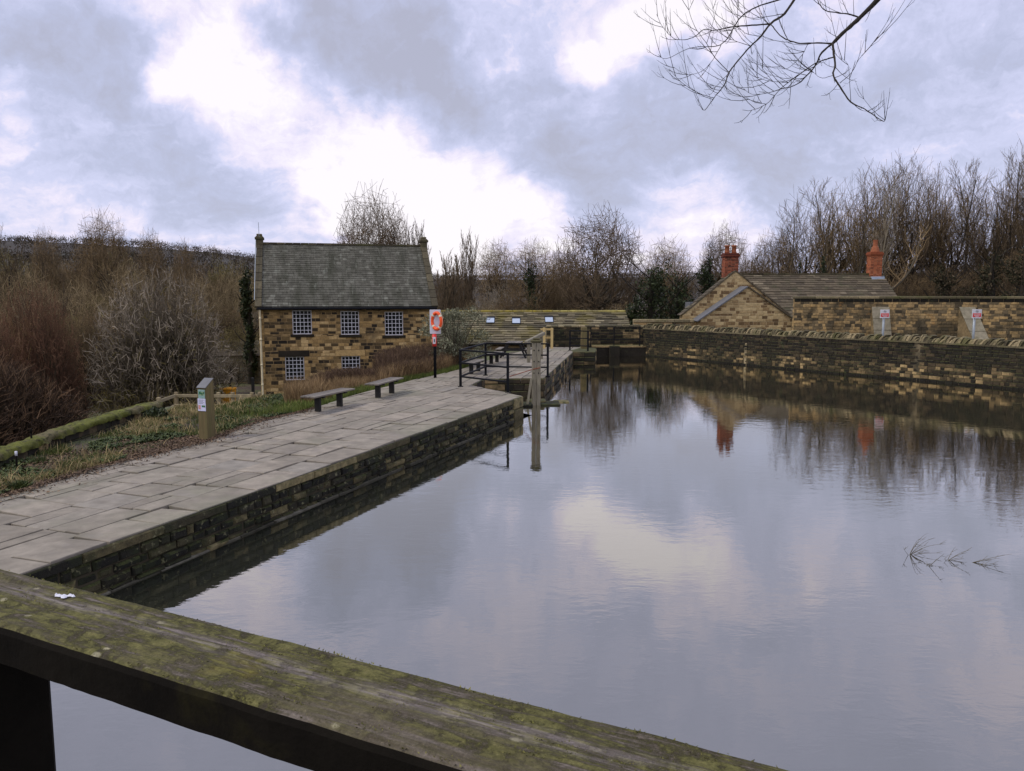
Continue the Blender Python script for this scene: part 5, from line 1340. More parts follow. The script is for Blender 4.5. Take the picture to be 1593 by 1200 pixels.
# leaning pale limb beside the far chimney
lb2 = thing('leaning_tree', 'pale leaning bare trunk right of the single-pot chimney', 'tree', tuple(AT(1378,470,57)))
tk = MB(); cr2 = MB(); pts = [AT(x,y,57+i*.5) for i,(x,y) in enumerate([(1370,470),(1385,452),(1402,438),(1415,422),(1424,400),(1432,375),(1445,350)])]
tk.tube(pts, [.11,.1,.09,.08,.06,.045,.03], 6, 0, (.8,.5)); tk.build('trunk', M['bark'], lb2)
for k in range(14):
    i = RT.randint(1,5); a = pts[i]; d = Vector((RT.uniform(-.6,1), RT.uniform(-.4,.4), RT.uniform(.1,1))).normalized(); L_ = RT.uniform(.8,2.2)
    q = [a+d*L_*t_+Vector((RT.gauss(0,.05),0,.25*t_*t_*L_)) for t_ in (0,.3,.6,1)]; cr2.tube(q, [.04,.03,.02,.012], 4, 0, (.9,.5))
    for j in range(5):
        b = q[RT.randint(1,3)]; d2 = Vector((RT.uniform(-.8,1), RT.uniform(-.5,.5), RT.uniform(0,1))).normalized(); cr2.tube([b, b+d2*.5, b+d2*.9+Vector((0,0,.15))], [.018,.014,.01], 3, 0, (.7,.5))
cr2.build('crown', M['twig_brown'], lb2)

M['bushmix'] = mat('dark_leaves_and_shade', [(0,(.012,.015,.007)),(.5,(.03,.032,.015)),(.8,(.06,.045,.028)),(1,(.11,.085,.055))], 1.5, .3, 5, 0)
# ivy covered and evergreen masses
def evergreen(px, Y, top, wpx, label, seed, n=2600, mt='ivy', sz=.13, name='ivy_covered_tree', bot=None):
    x = AT(px, 460, Y).x; gz = ground_z(x, Y); zt = AT(px, top, Y).z; H = zt-gz; w_ = wpx/F*Y/2
    o = thing(name, label, 'tree' if name != 'evergreen_bush' else 'bush', (x, Y, gz)); rg = random.Random(seed)
    bl = []
    for k in range(15):
        t_ = (k+.5)/15; ww = w_*(math.sqrt(max(.05,1-(2*t_-.8)**2/1.5)) if ('bush' in name or wpx > 60) else 1-abs(t_-.45)**1.5*.9)*rg.uniform(.5,.95); a = rg.random()*6.28; off = w_*(.8 if ('bush' in name or wpx > 60) else .5)*rg.random()*(1-t_*.4)
        bl.append((x+off*math.cos(a), Y+off*math.sin(a), gz+H*(.06+.88*t_), ww*.62, ww*.62, H*.09+.25))
    leafcloud(bl, n, sz, seed, .45).build('crown', M[mt], o)
    mb = MB(); mb.tube([(x,Y,gz-.2),(x+.05,Y,gz+H*.5),(x,Y,gz+H*.92)], [w_*.16+.08, w_*.1+.05, .03], 7); 
    for k in range(12):
        a = rg.random()*6.28; z = gz+H*rg.uniform(.3,.85); d = Vector((math.cos(a), math.sin(a), .8)); L_ = w_*rg.uniform(.8,1.25); mb.tube([(x,Y,z), Vector((x,Y,z))+d*L_*.6, Vector((x,Y,z))+d*L_+Vector((0,0,.3))], [.05,.03,.012], 4)
    mb.build('trunk', M['bark_dark'], o)
    return o
evergreen(826, 84, 404, 44, 'dark ivy column inside the bare tree behind the barn roof', 1)
evergreen(1012, 64, 404, 104, 'dark green ivy mass between the rounded bare tree and the cottage', 2, 4200)
evergreen(1054, 66, 420, 84, 'dark ivy covered trunk just left of the cottage gable', 3, 3000)
evergreen(1104, 70, 396, 64, 'tall dark evergreen directly left of the two-pot chimney', 4, 4200)
evergreen(988, 60, 455, 44, 'low dark bush at the right end of the barn roof', 5, 1800, name='evergreen_bush')
evergreen(1279, 62, 396, 17, 'narrow dark ivy clad trunk above the cottage ridge', 6, 1500, sz=.1)
evergreen(1243, 66, 404, 10, 'thin ivy clad trunk left of the thicker ivy trunk above the ridge', 7, 800, sz=.09)
evergreen(385, 50, 418, 40, 'dark ivy covered tree beside the left gable of the mill', 8, 2600, sz=.11)
evergreen(1540, 58, 384, 110, 'dark brown green bush mass above the garden wall, far right', 9, 5200, mt='bushmix', sz=.1, name='evergreen_bush')
evergreen(1590, 56, 372, 80, 'rightmost dark bush above the garden wall at the frame edge', 10, 3600, mt='bushmix', sz=.1, name='evergreen_bush')
evergreen(1470, 60, 410, 90, 'dark bush mass above the garden wall between the two signs', 12, 3600, mt='bushmix', sz=.1, name='evergreen_bush')
evergreen(232, 33.5, 560, 80, 'dark leaf mass filling the hollow under the round grey shrub', 13, 2600, name='evergreen_bush', sz=.1)  # dark leaves fill the hollow below the dome shrub

# brown scrub and woodland
M['twig_tanlight'] = mat('tan_light_twigs', [(0,(.04,.03,.018)),(.5,(.17,.13,.075)),(1,(.46,.37,.24))], 1.5, .3, 5, 0)
M['twig_dome'] = mat('lichened_twigs', [(0,(.03,.026,.016)),(.4,(.12,.10,.08)),(.7,(.30,.26,.22)),(1,(.5,.45,.4))], 1.5, .3, 5, 0)
def domeshrub(seed, mt, n=6500, inner='twig_olive'):
    rg = random.Random(seed); tk = MB(); cr_ = MB(); inn = MB(); lobes = [Vector((rg.gauss(0,1), rg.gauss(0,1), abs(rg.gauss(0,.7)))).normalized() for _ in range(9)]
    def Rad(u):
        return .82+.22*max(0, max(u.dot(l) for l in lobes)-.55)/.45+.06*mn.noise(u*4)
    for k in range(46):
        u = Vector((rg.gauss(0,1), rg.gauss(0,1), abs(rg.gauss(.25,.8))-.05)).normalized(); r = Rad(u)*.9
        p0 = Vector((rg.uniform(-.12,.12), rg.uniform(-.12,.12), -.05)); e = Vector((u.x*r, u.y*r, max(.03,u.z)*r)); md_ = p0.lerp(e,.5)+Vector((rg.gauss(0,.05), rg.gauss(0,.05), .1))
        tk.tube([p0, p0.lerp(md_,.5)+Vector((0,0,.03)), md_, md_.lerp(e,.5)+Vector((0,0,.03)), e], [.016,.012,.009,.006,.003], 4, 0, (rg.random(),.5))
    for k in range(n):
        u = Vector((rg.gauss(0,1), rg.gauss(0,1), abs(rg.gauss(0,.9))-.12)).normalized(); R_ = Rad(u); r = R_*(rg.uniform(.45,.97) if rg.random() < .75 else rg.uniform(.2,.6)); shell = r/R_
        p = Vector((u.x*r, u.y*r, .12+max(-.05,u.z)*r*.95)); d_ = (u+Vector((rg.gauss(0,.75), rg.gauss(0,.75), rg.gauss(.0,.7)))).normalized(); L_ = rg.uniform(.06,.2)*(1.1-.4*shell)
        c = (min(1,max(0,.95*shell**3*rg.uniform(.35,1.05)+.12*rg.random())), .5); b = d_.orthogonal().normalized()*rg.gauss(0,.03)  # twig tone falls towards the heart, painting in the shrub's inner shade
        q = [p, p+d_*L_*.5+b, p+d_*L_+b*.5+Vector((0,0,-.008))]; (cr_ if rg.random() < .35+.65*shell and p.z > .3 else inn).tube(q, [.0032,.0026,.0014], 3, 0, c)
        for j in range(2):
            s_ = q[1].lerp(q[2], rg.random()); d2 = (d_+Vector((rg.gauss(0,.8), rg.gauss(0,.8), rg.gauss(0,.7)))).normalized()*L_*rg.uniform(.3,.6); cr_.tube([s_, s_+d2], [.0022,.0012], 3, 0, c)
    ic = leafcloud([(rg.uniform(-.3,.3), rg.uniform(-.3,.3), rg.uniform(.1,.45), .38, .38, .28) for _ in range(7)], 2600, .03, seed, .4)  # added dark core standing in for shade inside the bare twigs
    o = thing('round_shrub', 'x', 'shrub'); ic.build('inner_shade_core', M['bushmix'], o, local=True); tk.build('stems', M['bark'], o, local=True); cr_.build('crown', M[mt], o, local=True); inn.build('inner_twigs', M[inner], o, local=True)
    return [o, 1.0, .92, 0]
sc = {}
for nm, tw, sd_ in (('twig_brown','twig_brown',61),('twig_olive','twig_olive',62),('twig_rust','twig_rust',63),('twig_red','twig_red',64),('twig_dark','twig_dark',65),('twig_grey','twig_grey',66)):
    sc[nm] = proto('bare_shrub', sd_, dict(scrub), 'bark_dark' if nm in ('twig_dark',) else 'bark', tw)
sc['twig_tanbush'] = domeshrub(91, 'twig_tanlight', 7000, 'twig_brown'); sc['twig_olivebush'] = domeshrub(92, 'twig_olive', 7000, 'twig_dark'); sc['twig_greybush'] = domeshrub(94, 'twig_dome', 7000, 'twig_dark'); sc['twig_redbush'] = domeshrub(95, 'twig_red', 7000, 'twig_dark'); sc['twig_brownbush'] = domeshrub(93, 'twig_brown', 7000, 'twig_dark')
cols = ['brown','rust','olive','brown','rust','grey']
cname = dict(greybush='grey rounded', redbush='reddish rounded', tanbush='tan rounded', olivebush='olive rounded', brownbush='brown rounded', brown='brown', rust='russet', olive='olive', grey='grey', dark='dark brown', red='reddish')
cnt = 0
def scrubrow(n, x0, x1, Y, top, tv, wpx, seq, desc, group, jy=4):
    for i in range(n):
        px_ = x0+(x1-x0)*(i+.5)/n+RT.uniform(-8,8); k = seq[i % len(seq)]
        tp_ = top(px_) if callable(top) else top
        plant(sc['twig_'+k], px_, Y+RT.uniform(-jy,jy), tp_+RT.uniform(-tv,tv), '%s bare shrub, %s from the left, %s' % (cname[k], ORD[i], desc), group=group, wpx=wpx*RT.uniform(.85,1.25), cat='shrub')
hl = lambda px: 384+max(0,px-150)*.10
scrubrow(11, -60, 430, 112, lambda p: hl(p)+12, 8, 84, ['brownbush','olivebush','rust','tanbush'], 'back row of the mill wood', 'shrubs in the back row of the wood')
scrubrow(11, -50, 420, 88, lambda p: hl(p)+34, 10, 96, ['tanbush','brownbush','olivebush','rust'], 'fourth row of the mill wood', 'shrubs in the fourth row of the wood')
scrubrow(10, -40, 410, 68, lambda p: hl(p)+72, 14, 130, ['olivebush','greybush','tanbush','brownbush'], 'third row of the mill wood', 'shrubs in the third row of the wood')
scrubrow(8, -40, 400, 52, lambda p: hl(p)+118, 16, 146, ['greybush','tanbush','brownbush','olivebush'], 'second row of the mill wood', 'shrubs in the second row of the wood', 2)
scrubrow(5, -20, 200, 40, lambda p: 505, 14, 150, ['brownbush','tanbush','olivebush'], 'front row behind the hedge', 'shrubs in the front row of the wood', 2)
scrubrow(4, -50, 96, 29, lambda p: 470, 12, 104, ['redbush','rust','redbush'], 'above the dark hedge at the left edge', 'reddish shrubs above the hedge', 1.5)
scrubrow(6, 680, 990, 90, lambda p: 436, 10, 90, ['brownbush','grey','brown','tanbush'], 'in the back row behind the barn', 'shrubs in the back row behind the barn')
scrubrow(6, 670, 1000, 66, lambda p: 460, 8, 96, ['brown','tanbush','brownbush','dark'], 'in the front row behind the barn', 'shrubs in the front row behind the barn', 3)
scrubrow(7, 1400, 1640, 84, lambda p: 400-max(0,p-1380)*.14, 14, 100, ['brownbush','dark','rust','brownbush'], 'back undergrowth behind garden wall', 'undergrowth in the back row behind the garden wall')
scrubrow(11, 1370, 1640, 62, lambda p: 428-max(0,p-1440)*.22, 10, 110, ['dark','brownbush','dark','brownbush','dark'], 'front undergrowth behind garden wall', 'undergrowth in the front row behind the garden wall', 3)
# taller bare trees sticking out of the left wood
sp = dict(rnd); sp['stems'] = 3; sp['splay'] = 16
sp['lv'] = [dict(rnd['lv'][0], n=8), dict(rnd['lv'][1], n=6), dict(rnd['lv'][2], n=5), dict(rnd['lv'][3], n=3), rnd['lv'][4]]
pw2 = proto('bare_tree', 71, sp, 'bark_dark', 'twig_dark'); pw3 = proto('bare_tree', 72, dict(sp), 'bark', 'twig_olive')
for pr, px_, Y_, tpy, wp, lab in ((prd2,165,80,322,84,'branching bare tree rising above the wood at the left'),(pw2,22,60,335,90,'dark bare tree rising above the wood at the left frame edge'),
  (prd2,75,84,350,50,'small bare tree top between the frame edge tree and the branching tree'),(prd2,238,86,352,50,'slim bare tree top above the round grey shrub'),(prd2,290,90,368,44,'short bare tree top right of the slim one, above the wood'),
  (pw2,52,44,402,70,'dark trunked bare tree in front of the wood near the left edge'),(pw2,88,42,420,80,'dark spindly bare tree directly above the hedge end'),(pw3,345,92,380,44,'bare tree top nearest the mill roof')):
    plant(pr, px_, Y_, tpy, lab, wpx=wp)
plant(pw2, 352, 44, 540, 'small dark many stemmed tree in front of the pale outbuilding', wpx=70, rz=2)
# the big round grey shrub
pdm = domeshrub(81, 'twig_dome', 9000)
plant(pdm, 247, 32, 432, 'big dome shaped grey twigged shrub beyond the verge wall', wpx=200, rz=1.0, cat='shrub')
sc2 = domeshrub(82, 'twig_brown', 6000, 'twig_dark')
plant(sc2, 345, 58, 480, 'brown rounded shrub behind the outbuilding, left of the mill', wpx=130, cat='shrub')
plant(sc2, 130, 40, 490, 'brown rounded shrub left of the big grey dome shrub', wpx=140, rz=2, cat='shrub')
prd3 = fantree('bare_tree', 37, 3.4, 6.0, 2.0, 6, (5,4,3,3), 'bark_pale', 'twig_tanlight', .16, rmin=.010)
for px_, Y_, tpy, wp, lab in ((118,46,430,110,'pale limbed bare tree directly left of the dome shrub top'),(40,50,408,100,'pale limbed bare tree at the left edge, above the reddish shrubs'),(205,64,402,90,'pale limbed bare tree behind the top of the dome shrub'),
  (300,58,420,90,'pale limbed bare tree behind the right side of the dome shrub'),(366,66,412,70,'pale limbed bare tree just left of the ivy clad tree by the mill')):
    plant(prd3, px_, Y_, tpy, lab, wpx=wp)
# the dense hedge on the left
hd = thing('hedge', 'dense dark brown twiggy hedge beyond the verge wall, left edge', 'hedge', (-13, 20, -.5))
hm = MB(); rg = random.Random(8)
hx = [(-16.2, 12.5), (-15.6, 16), (-14.0, 19.5), (-12.9, 22.0)]
hlen = 0
for k in range(26000):
    t_ = rg.random()*3; i = int(t_); a = Vector(hx[i]); b = Vector(hx[min(i+1,3)]); c = a.lerp(b, t_-i)
    ht = 2.75-.25*(t_/3) if t_ < 2.3 else 2.6-1.3*((t_-2.3)/.7)**2
    rr = math.sqrt(rg.random()); an = rg.random()*math.pi
    dx_ = math.cos(an)*rr*2.0; z = math.sin(an)*rr*ht
    gz = -.75
    q = Vector((c.x+dx_*.9, c.y+dx_*-.35+rg.uniform(-.5,.5), gz+z)); d = Vector((dx_*.4+rg.gauss(0,.5), rg.gauss(0,.6), z*.4+rg.gauss(.3,.5))).normalized(); L_ = rg.uniform(.2,.5)
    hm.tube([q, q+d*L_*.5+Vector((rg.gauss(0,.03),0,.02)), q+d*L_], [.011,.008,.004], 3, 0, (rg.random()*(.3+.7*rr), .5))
M['twig_hedge'] = mat('hedge_twigs', [(0,(.02,.013,.008)),(.6,(.065,.040,.025)),(1,(.2,.125,.08))], 1.0, .4, 5, 0)
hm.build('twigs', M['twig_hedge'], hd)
hm = MB()   # dark leaf-shaped fill through the heart of the hedge
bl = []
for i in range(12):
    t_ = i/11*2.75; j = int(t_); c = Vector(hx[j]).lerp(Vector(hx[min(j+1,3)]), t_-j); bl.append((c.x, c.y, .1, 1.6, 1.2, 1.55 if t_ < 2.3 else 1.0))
leafcloud(bl, 7000, .09, 9).build('dark_core', M['twig_dark'], hd)

# grey-green bush by the lifebuoy
x = AT(706, 500, 33.5).x; sb_ = thing('leafy_bush', 'grey green leafy bush behind the lifebuoy board', 'bush', (x, 33.5, .2))
rg = random.Random(3); bl = []
for k in range(30):
    a = rg.random()*6.28; rr = rg.random()*1.35; z = 1.0+rg.random()*2.1*(1-.3*(rr/1.35)**2); bl.append((x+rr*math.cos(a)*1.05, 33.5+rr*math.sin(a)*.7, z, .48, .45, .3))
leafcloud(bl, 7500, .05, 5, .32).build('crown', M['sage'], sb_)
tk = MB()
for k in range(26):
    a = rg.random()*6.28; e = Vector((x+1.5*math.cos(a)*rg.random(), 33.5+1.0*math.sin(a), rg.uniform(1.8,3.3))); s_ = Vector((x+rg.uniform(-.3,.3), 33.5, .1)); tk.tube([s_, s_.lerp(e,.5)+Vector((0,0,.3)), e], [.03,.018,.006], 4, 0, (rg.random(),.5))
tk.build('stems', M['bark'], sb_)

# ------------------------------------------------------------------ distant wooded valley sides (far-off wood)
rg = random.Random(2); dw = MB()
for k in range(7000):
    a = rg.uniform(-.75, .75); d = rg.uniform(200, 950); x = d*math.sin(a); y = d*math.cos(a)
    if abs(a) < .22 and d < 420: continue
    gz = ground_z(x, y); H = rg.uniform(5, 9); w_ = H*rg.uniform(.4,.6); c = (rg.random(),.5)
    for j in range(26):
        u = Vector((rg.gauss(0,.45), rg.gauss(0,.45), rg.gauss(0,.4))); p_ = Vector((x+u.x*w_, y+u.y*w_, gz+H*.35+u.z*H*.45)); s_ = rg.uniform(.25,.75)
        b = Vector((rg.gauss(0,.5), rg.gauss(0,.5), rg.gauss(0,1))).normalized(); e = b.orthogonal().normalized()
        dw.face([p_-b*s_, p_+e*s_*.35, p_+b*s_, p_-e*s_*.35], 0, (min(1,max(0,c[0]+rg.uniform(-.2,.2))),.5))
M['far_wood'] = mat('far_wood', [(0,(.026,.021,.015)),(.5,(.04,.031,.020)),(.8,(.06,.044,.027)),(1,(.036,.035,.02))], .02, .3, 5, 0)
tag(dw.build('distant_woodland', M['far_wood']), 'far-off bare woodland covering the hillside on the horizon', 'woodland', kind='stuff')

# ------------------------------------------------------------------ grass, litter, dead stalks (nobody could count these)
def scatter(fn, n, seed):
    rg = random.Random(seed); mb = MB(); k = 0; tries = 0
    while k < n and tries < n*20:
        tries += 1
        if fn(mb, rg): k += 1
    return mb
def leftx(y): return leftline(y)
def blade(mb, rg, x, y, z, h, w, c, lean=.35, seg=2):
    a = rg.random()*6.28; dx_, dy_ = math.cos(a), math.sin(a); l = h*lean*rg.random()*1.6
    b = rg.random()*6.28; wx, wy = math.cos(b)*w, math.sin(b)*w
    p = [(x-wx,y-wy,z),(x+wx,y+wy,z),(x+wx*.6+dx_*l*.35,y+wy*.6+dy_*l*.35,z+h*.6),(x-wx*.6+dx_*l*.35,y-wy*.6+dy_*l*.35,z+h*.6),(x+dx_*l,y+dy_*l,z+h)]
    mb.faces(p, [(0,1,2,3),(3,2,4)], 0, c)
def g_verge(mb, rg):
    y = 10.5+rg.random()**.8*18; L = leftx(y); w_ = (L+9.3) if y < 22 else 5.0
    if w_ <= 0: return False
    x = L-.15-rg.random()*w_
    if y < 22 and x < -9.2: return False
    nz = mn.noise(Vector((x*.7, y*.7, 5))); s = L-x
    if y < 17 and nz < .25 and rg.random() < .9: return False
    if s < .35 and rg.random() < .7: return False
    if nz < -.1 and rg.random() < .55: return False
    h = rg.uniform(.03,.10)*(1.5 if nz > .15 else 1)
    n2 = mn.noise(Vector((x*.5+9, y*.35, 1))); c = rg.random()*.55 if n2 > -.05 else .35+rg.random()*.6
    if rg.random() < .06: h *= 2; c = .9
    blade(mb, rg, x, y, ground_z(x,y)-.01, h, .006+.005*rg.random(), (c,.5), .9); return True
tag(scatter(g_verge, 42000, 1).build('grass', M['grassmix']), 'rough winter grass and weeds on the verge left of the paving', 'grass', kind='stuff')
def g_edge(mb, rg):
    y = rg.uniform(20, 34); L = leftx(y); x = L-.1-abs(rg.gauss(0,.55)); 
    blade(mb, rg, x, y, ground_z(x,y)-.01, rg.uniform(.08,.26), .008, (rg.random()*.9,.5)); return True
tag(scatter(g_edge, 14000, 2).build('grass', M['grassgreen']), 'green grass strip behind the benches along the paving edge', 'grass', kind='stuff')
def g_litter(mb, rg):
    y = rg.uniform(9, 21); L = leftx(y); s = abs(rg.gauss(0, .45)) if rg.random() < .6 else rg.random()*2.2
    if y > 17 and s > .6: return False
    x = L-.05-s+rg.uniform(-.05,.2) if rg.random() < .93 else L+abs(rg.gauss(0,.25))
    if x < -9.15: return False
    on = x > L
    z = (QZ+.012 if on else ground_z(x,y)+rg.random()*.03); a = rg.random()*6.28; r_ = rg.uniform(.015,.035)
    if on and x > L+.15 and rg.random() < .5: return False
    n = Vector((rg.gauss(0,.5), rg.gauss(0,.5), 1)).normalized(); e = n.orthogonal().normalized(); e = e*math.cos(a)+n.cross(e)*math.sin(a); f_ = n.cross(e); c = Vector((x,y,z+.01))
    mb.face([c-e*r_, c-f_*r_*.5, c+e*r_, c+f_*r_*.5], 0, (rg.random(),.5)); return True
tag(scatter(g_litter, 52000, 3).build('leaf_litter', M['litter']), 'dead leaf litter along the edge of the paving', 'leaf litter', kind='stuff')
def g_weed(mb, rg):
    y = rg.uniform(11, 26); L = leftx(y); s = rg.uniform(.1, 2.5); x = L-s
    if y < 22 and x < -9.1: return False
    if mn.noise(Vector((x*1.1, y*1.1, 15))) < .12: return False
    z = ground_z(x,y); c = (rg.random(),.5)
    for k in range(7):
        a = rg.random()*6.28; e = Vector((math.cos(a), math.sin(a), rg.uniform(.1,.9))).normalized(); f_ = Vector((-math.sin(a), math.cos(a), 0)); r_ = rg.uniform(.03,.07); b = Vector((x,y,z+rg.uniform(0,.05)))
        mb.face([b, b+e*r_*.6+f_*r_*.3, b+e*r_*1.2, b+e*r_*.6-f_*r_*.3], 0, (c[0]*.6+rg.random()*.4,.5))
    return True
tag(scatter(g_weed, 3600, 4).build('ground_cover', M['leafgreen']), 'low green weeds growing through the verge grass', 'weeds', kind='stuff')
def g_dead(mb, rg):
    y = rg.uniform(27.5, 36); L = leftx(y); s = .5+rg.random()*4.2; x = L-s
    px_ = 796.5+F*x/y
    if px_ < 475: return False
    hmax = (.5 if px_ < 590 else 1.25) if px_ > 560 else .45+.9*(px_-475)/85
    h = hmax*rg.uniform(.5,1)*(1 if s > 1.3 else .55); z = ground_z(x,y)
    z = max(z, .05) if False else z
    h += max(0, .35-z)*.8
    if px_ < 600: h = min(h, 3.6-y*(.0945-.028*max(0, px_-560)/40)*rg.uniform(.97,1.05)-z)
    if h < .12: return False
    d = Vector((rg.gauss(0,.12), rg.gauss(0,.12), 1)).normalized(); b = Vector((x,y,z)); e = b+d*h
    mb.tube([b, b.lerp(e,.5)+Vector((rg.gauss(0,.02),0,0)), e], [.009,.007,.004], 3, 0, (rg.random(),.5))
    for k in range(5):
        t_ = rg.uniform(.35,1); q = b.lerp(e,t_); d2 = Vector((rg.gauss(0,.6), rg.gauss(0,.6), .8)).normalized(); L_ = rg.uniform(.08,.25); mb.tube([q, q+d2*L_], [.005,.003], 3, 0, (rg.random(),.5))
    return True
tag(scatter(g_dead, 5200, 5).build('dead_stalks', M['deadstalk']), 'tall dark brown dead stalks between the mill and the paving', 'dead stalks', kind='stuff')
def g_deadg(mb, rg):
    y = rg.uniform(22, 36); L = leftx(y); s = .45+abs(rg.gauss(0,.9)); x = L-s; px_ = 796.5+F*x/y
    if px_ < 440: return False
    blade(mb, rg, x, y, ground_z(x,y)-.02, rg.uniform(.3,.75)*(.6 if 500 < px_ < 590 else 1), .008, (rg.random(),.5), .4); return True
tag(scatter(g_deadg, 15000, 6).build('dry_grass', M['deadgrass']), 'pale straw coloured dry grass in front of the dark stalks', 'dry grass', kind='stuff')
# bright clumps near the left edge
def clump(px, py, h, n, label, mt, nm, seed, w_=.012, rad=.1):
    q = G(px, py, .53); o = thing(nm, label, 'plant', tuple(q)); rg = random.Random(seed); mb = MB()
    for k in range(n):
        a = rg.random()*6.28; rr = rad*rg.random(); blade(mb, rg, q.x+rr*math.cos(a), q.y+rr*math.sin(a), q.z-.02, h*rg.uniform(.6,1.1), w_, (rg.random(),.5), .8)
    mb.build('leaves', M[mt], o)
clump(31, 764, .2, 260, 'bright green leafy plant at the edge of the paving, bottom left of the verge', 'leafgreen', 'green_plant', 1, .016, .14)
clump(62, 722, .2, 160, 'clump of narrow green shoots on the leaf litter', 'leafgreen', 'green_shoots', 2, .006, .13)
clump(15, 734, .15, 90, 'small green tuft beside the short pale topped stake', 'leafgreen', 'green_shoots', 3, .006, .1)
# weeds at the foot of the verge wall end
q = Vector((MW[-2].x+.15, MW[-2].y-.4)); 
rg = random.Random(6); o = thing('ivy_clump', 'dark leafy clump hanging at the far end of the mossy verge wall', 'plant', (q.x, q.y, .6)); leafcloud([(q.x+.15, q.y, .62, .3, .5, .22)], 500, .05, 3).build('leaves', M['ivy'], o)
# ------------------------------------------------------------------ twigs standing out of the water
M['wetstem'] = mat('wet_stems', BR((.08,.07,.05),(.13,.115,.085)), 5, .2, 5, 0)
def waterstems(px, py, arcs, label, seed):
    b = G(px, py, 0); o = thing('water_twigs', label, 'twigs', tuple(b), group='twigs standing out of the pond'); rg = random.Random(seed); mb = MB(); k = b.y/F
    for (dx_, dz_, cv) in arcs:
        e = Vector((dx_*k, rg.uniform(-.15,.15), dz_*k)); pts = []
        for i in range(7):
            t_ = i/6; pts.append(b+Vector((e.x*t_, e.y*t_, e.z*(1-(1-t_)**cv)-.02*(1-t_))))
        mb.tube(pts, [.0042-.003*i/6 for i in range(7)], 4, 0, (rg.random(),.5))
        for j in range(2):
            q = pts[rg.randint(2,5)]; mb.tube([q, q+Vector((rg.uniform(.02,.1), 0, rg.uniform(-.02,.07)))], [.003,.0015], 3, 0, (.5,.5))
    mb.build('stems', M['wetstem'], o)
waterstems(1414.5, 863, [(9,30,1.6),(18,28,2),(34,32,1.9),(42,22,1.8),(54,19,2.4),(30,14,2),(46,6,2.6),(22,10,1.5),(-17,16,.8),(38,2,2),(-9,-3,1)], 'largest fan of thin curved twigs standing out of the water', 1)
waterstems(1473.5, 871.5, [(22,17,1.7),(33,19,1.6),(39,8,2.4),(-8,4,1),(10,9,1.4),(24,3,1.4)], 'middle spray of thin twigs in the water, right of the largest fan', 2)
waterstems(1506, 875, [(64,17,1.2),(50,7,1.4),(42,.8,1.2),(22,1.6,1.2),(30,5,1.3)], 'rightmost low spray of dark twigs lying on the water', 3)
waterstems(1443, 881, [(20,24,1),(4,5,1)], 'single bent twig in the water just below the largest fan', 4)

# ------------------------------------------------------------------ overhanging branches of the tree behind the viewer
zz = lambda x, y: (1000+x/3.54, y/3.54)
LIM = [([(1310,-20),(1200,95),(1120,165),(1045,240)], .021, .013, 7.0, 7.0),
 ([(1045,240),(1052,300),(1058,370),(1048,415),(1085,480),(1145,562),(1220,600),(1290,650),(1325,668),(1334,662)], .011, .002, 7.0, 6.6),
 ([(1045,240),(985,290),(960,345),(920,400),(850,465),(760,492),(690,512),(640,505)], .009, .002, 7.0, 7.5),
 ([(1045,240),(960,238),(870,240),(800,222),(745,185),(710,140),(690,130)], .007, .004, 7.0, 7.6),
 ([(860,-40),(780,75),(705,130),(650,200),(595,255),(520,340),(475,400),(450,465),(400,530),(350,600),(330,606)], .012, .002, 7.8, 7.3),
 ([(700,135),(600,140),(480,152),(400,168),(335,163),(290,200),(230,220),(170,212),(110,150),(75,80)], .007, .0015, 7.6, 8.1),
 ([(820,-20),(650,30),(570,70),(520,120),(470,210),(410,255),(330,258),(245,270),(130,325),(85,300)], .007, .0015, 7.8, 7.2),
 ([(1050,315),(1000,330),(940,355),(870,405),(800,455),(740,510),(680,575),(600,608),(550,606)], .006, .0015, 7.0, 6.7),
 ([(1195,98),(1150,82),(1080,72),(1010,60),(970,20),(960,-20)], .007, .003, 7.0, 7.3),
 ([(475,400),(400,320),(350,240),(300,170),(260,80),(245,-10)], .004, .0015, 7.3, 7.8),
 ([(390,540),(300,510),(220,460),(170,410),(145,380)], .003, .0012, 7.3, 7.0),
 ([(430,250),(385,330),(330,390),(250,410),(175,375)], .003, .0012, 7.3, 7.5),
 ([(910,240),(880,300),(840,345),(780,380),(690,320)], .003, .0012, 7.2, 7.4),
 ([(1145,560),(1140,460),(1130,360),(1090,320)], .0025, .001, 6.8, 6.6),
 ([(1085,460),(1150,400),(1190,330),(1260,250),(1305,185)], .003, .001, 6.8, 6.5),
 ([(475,400),(400,480),(340,495)], .0025, .001, 7.3, 7.1), ([(595,255),(520,230),(450,200),(400,120),(380,-10)], .003, .0012, 7.5, 7.9),
 ([(760,490),(700,430),(650,360),(620,250)], .0025, .001, 7.3, 7.0), ([(690,512),(600,520),(540,470),(520,430)], .0025, .001, 7.4, 7.6),
 ([(800,455),(720,450),(640,430),(620,390)], .0025, .001, 6.9, 6.6), ([(650,200),(560,180),(500,100),(470,-10)], .003, .0012, 7.6, 7.9), ([(780,75),(700,90),(590,100),(540,60),(500,-10)], .004, .0015, 7.8, 8.1),
 ([(680,575),(620,560),(540,530),(480,480)], .002, .001, 6.8, 6.6), ([(1048,415),(990,430),(940,400),(890,340)], .0025, .001, 6.9, 7.2)]
ob_ = thing('overhanging_tree', 'bare overhanging branches reaching into the top right of the view', 'tree', (7.5, -3.6, .5))
lm = MB(); tw = MB(); rg = random.Random(17)
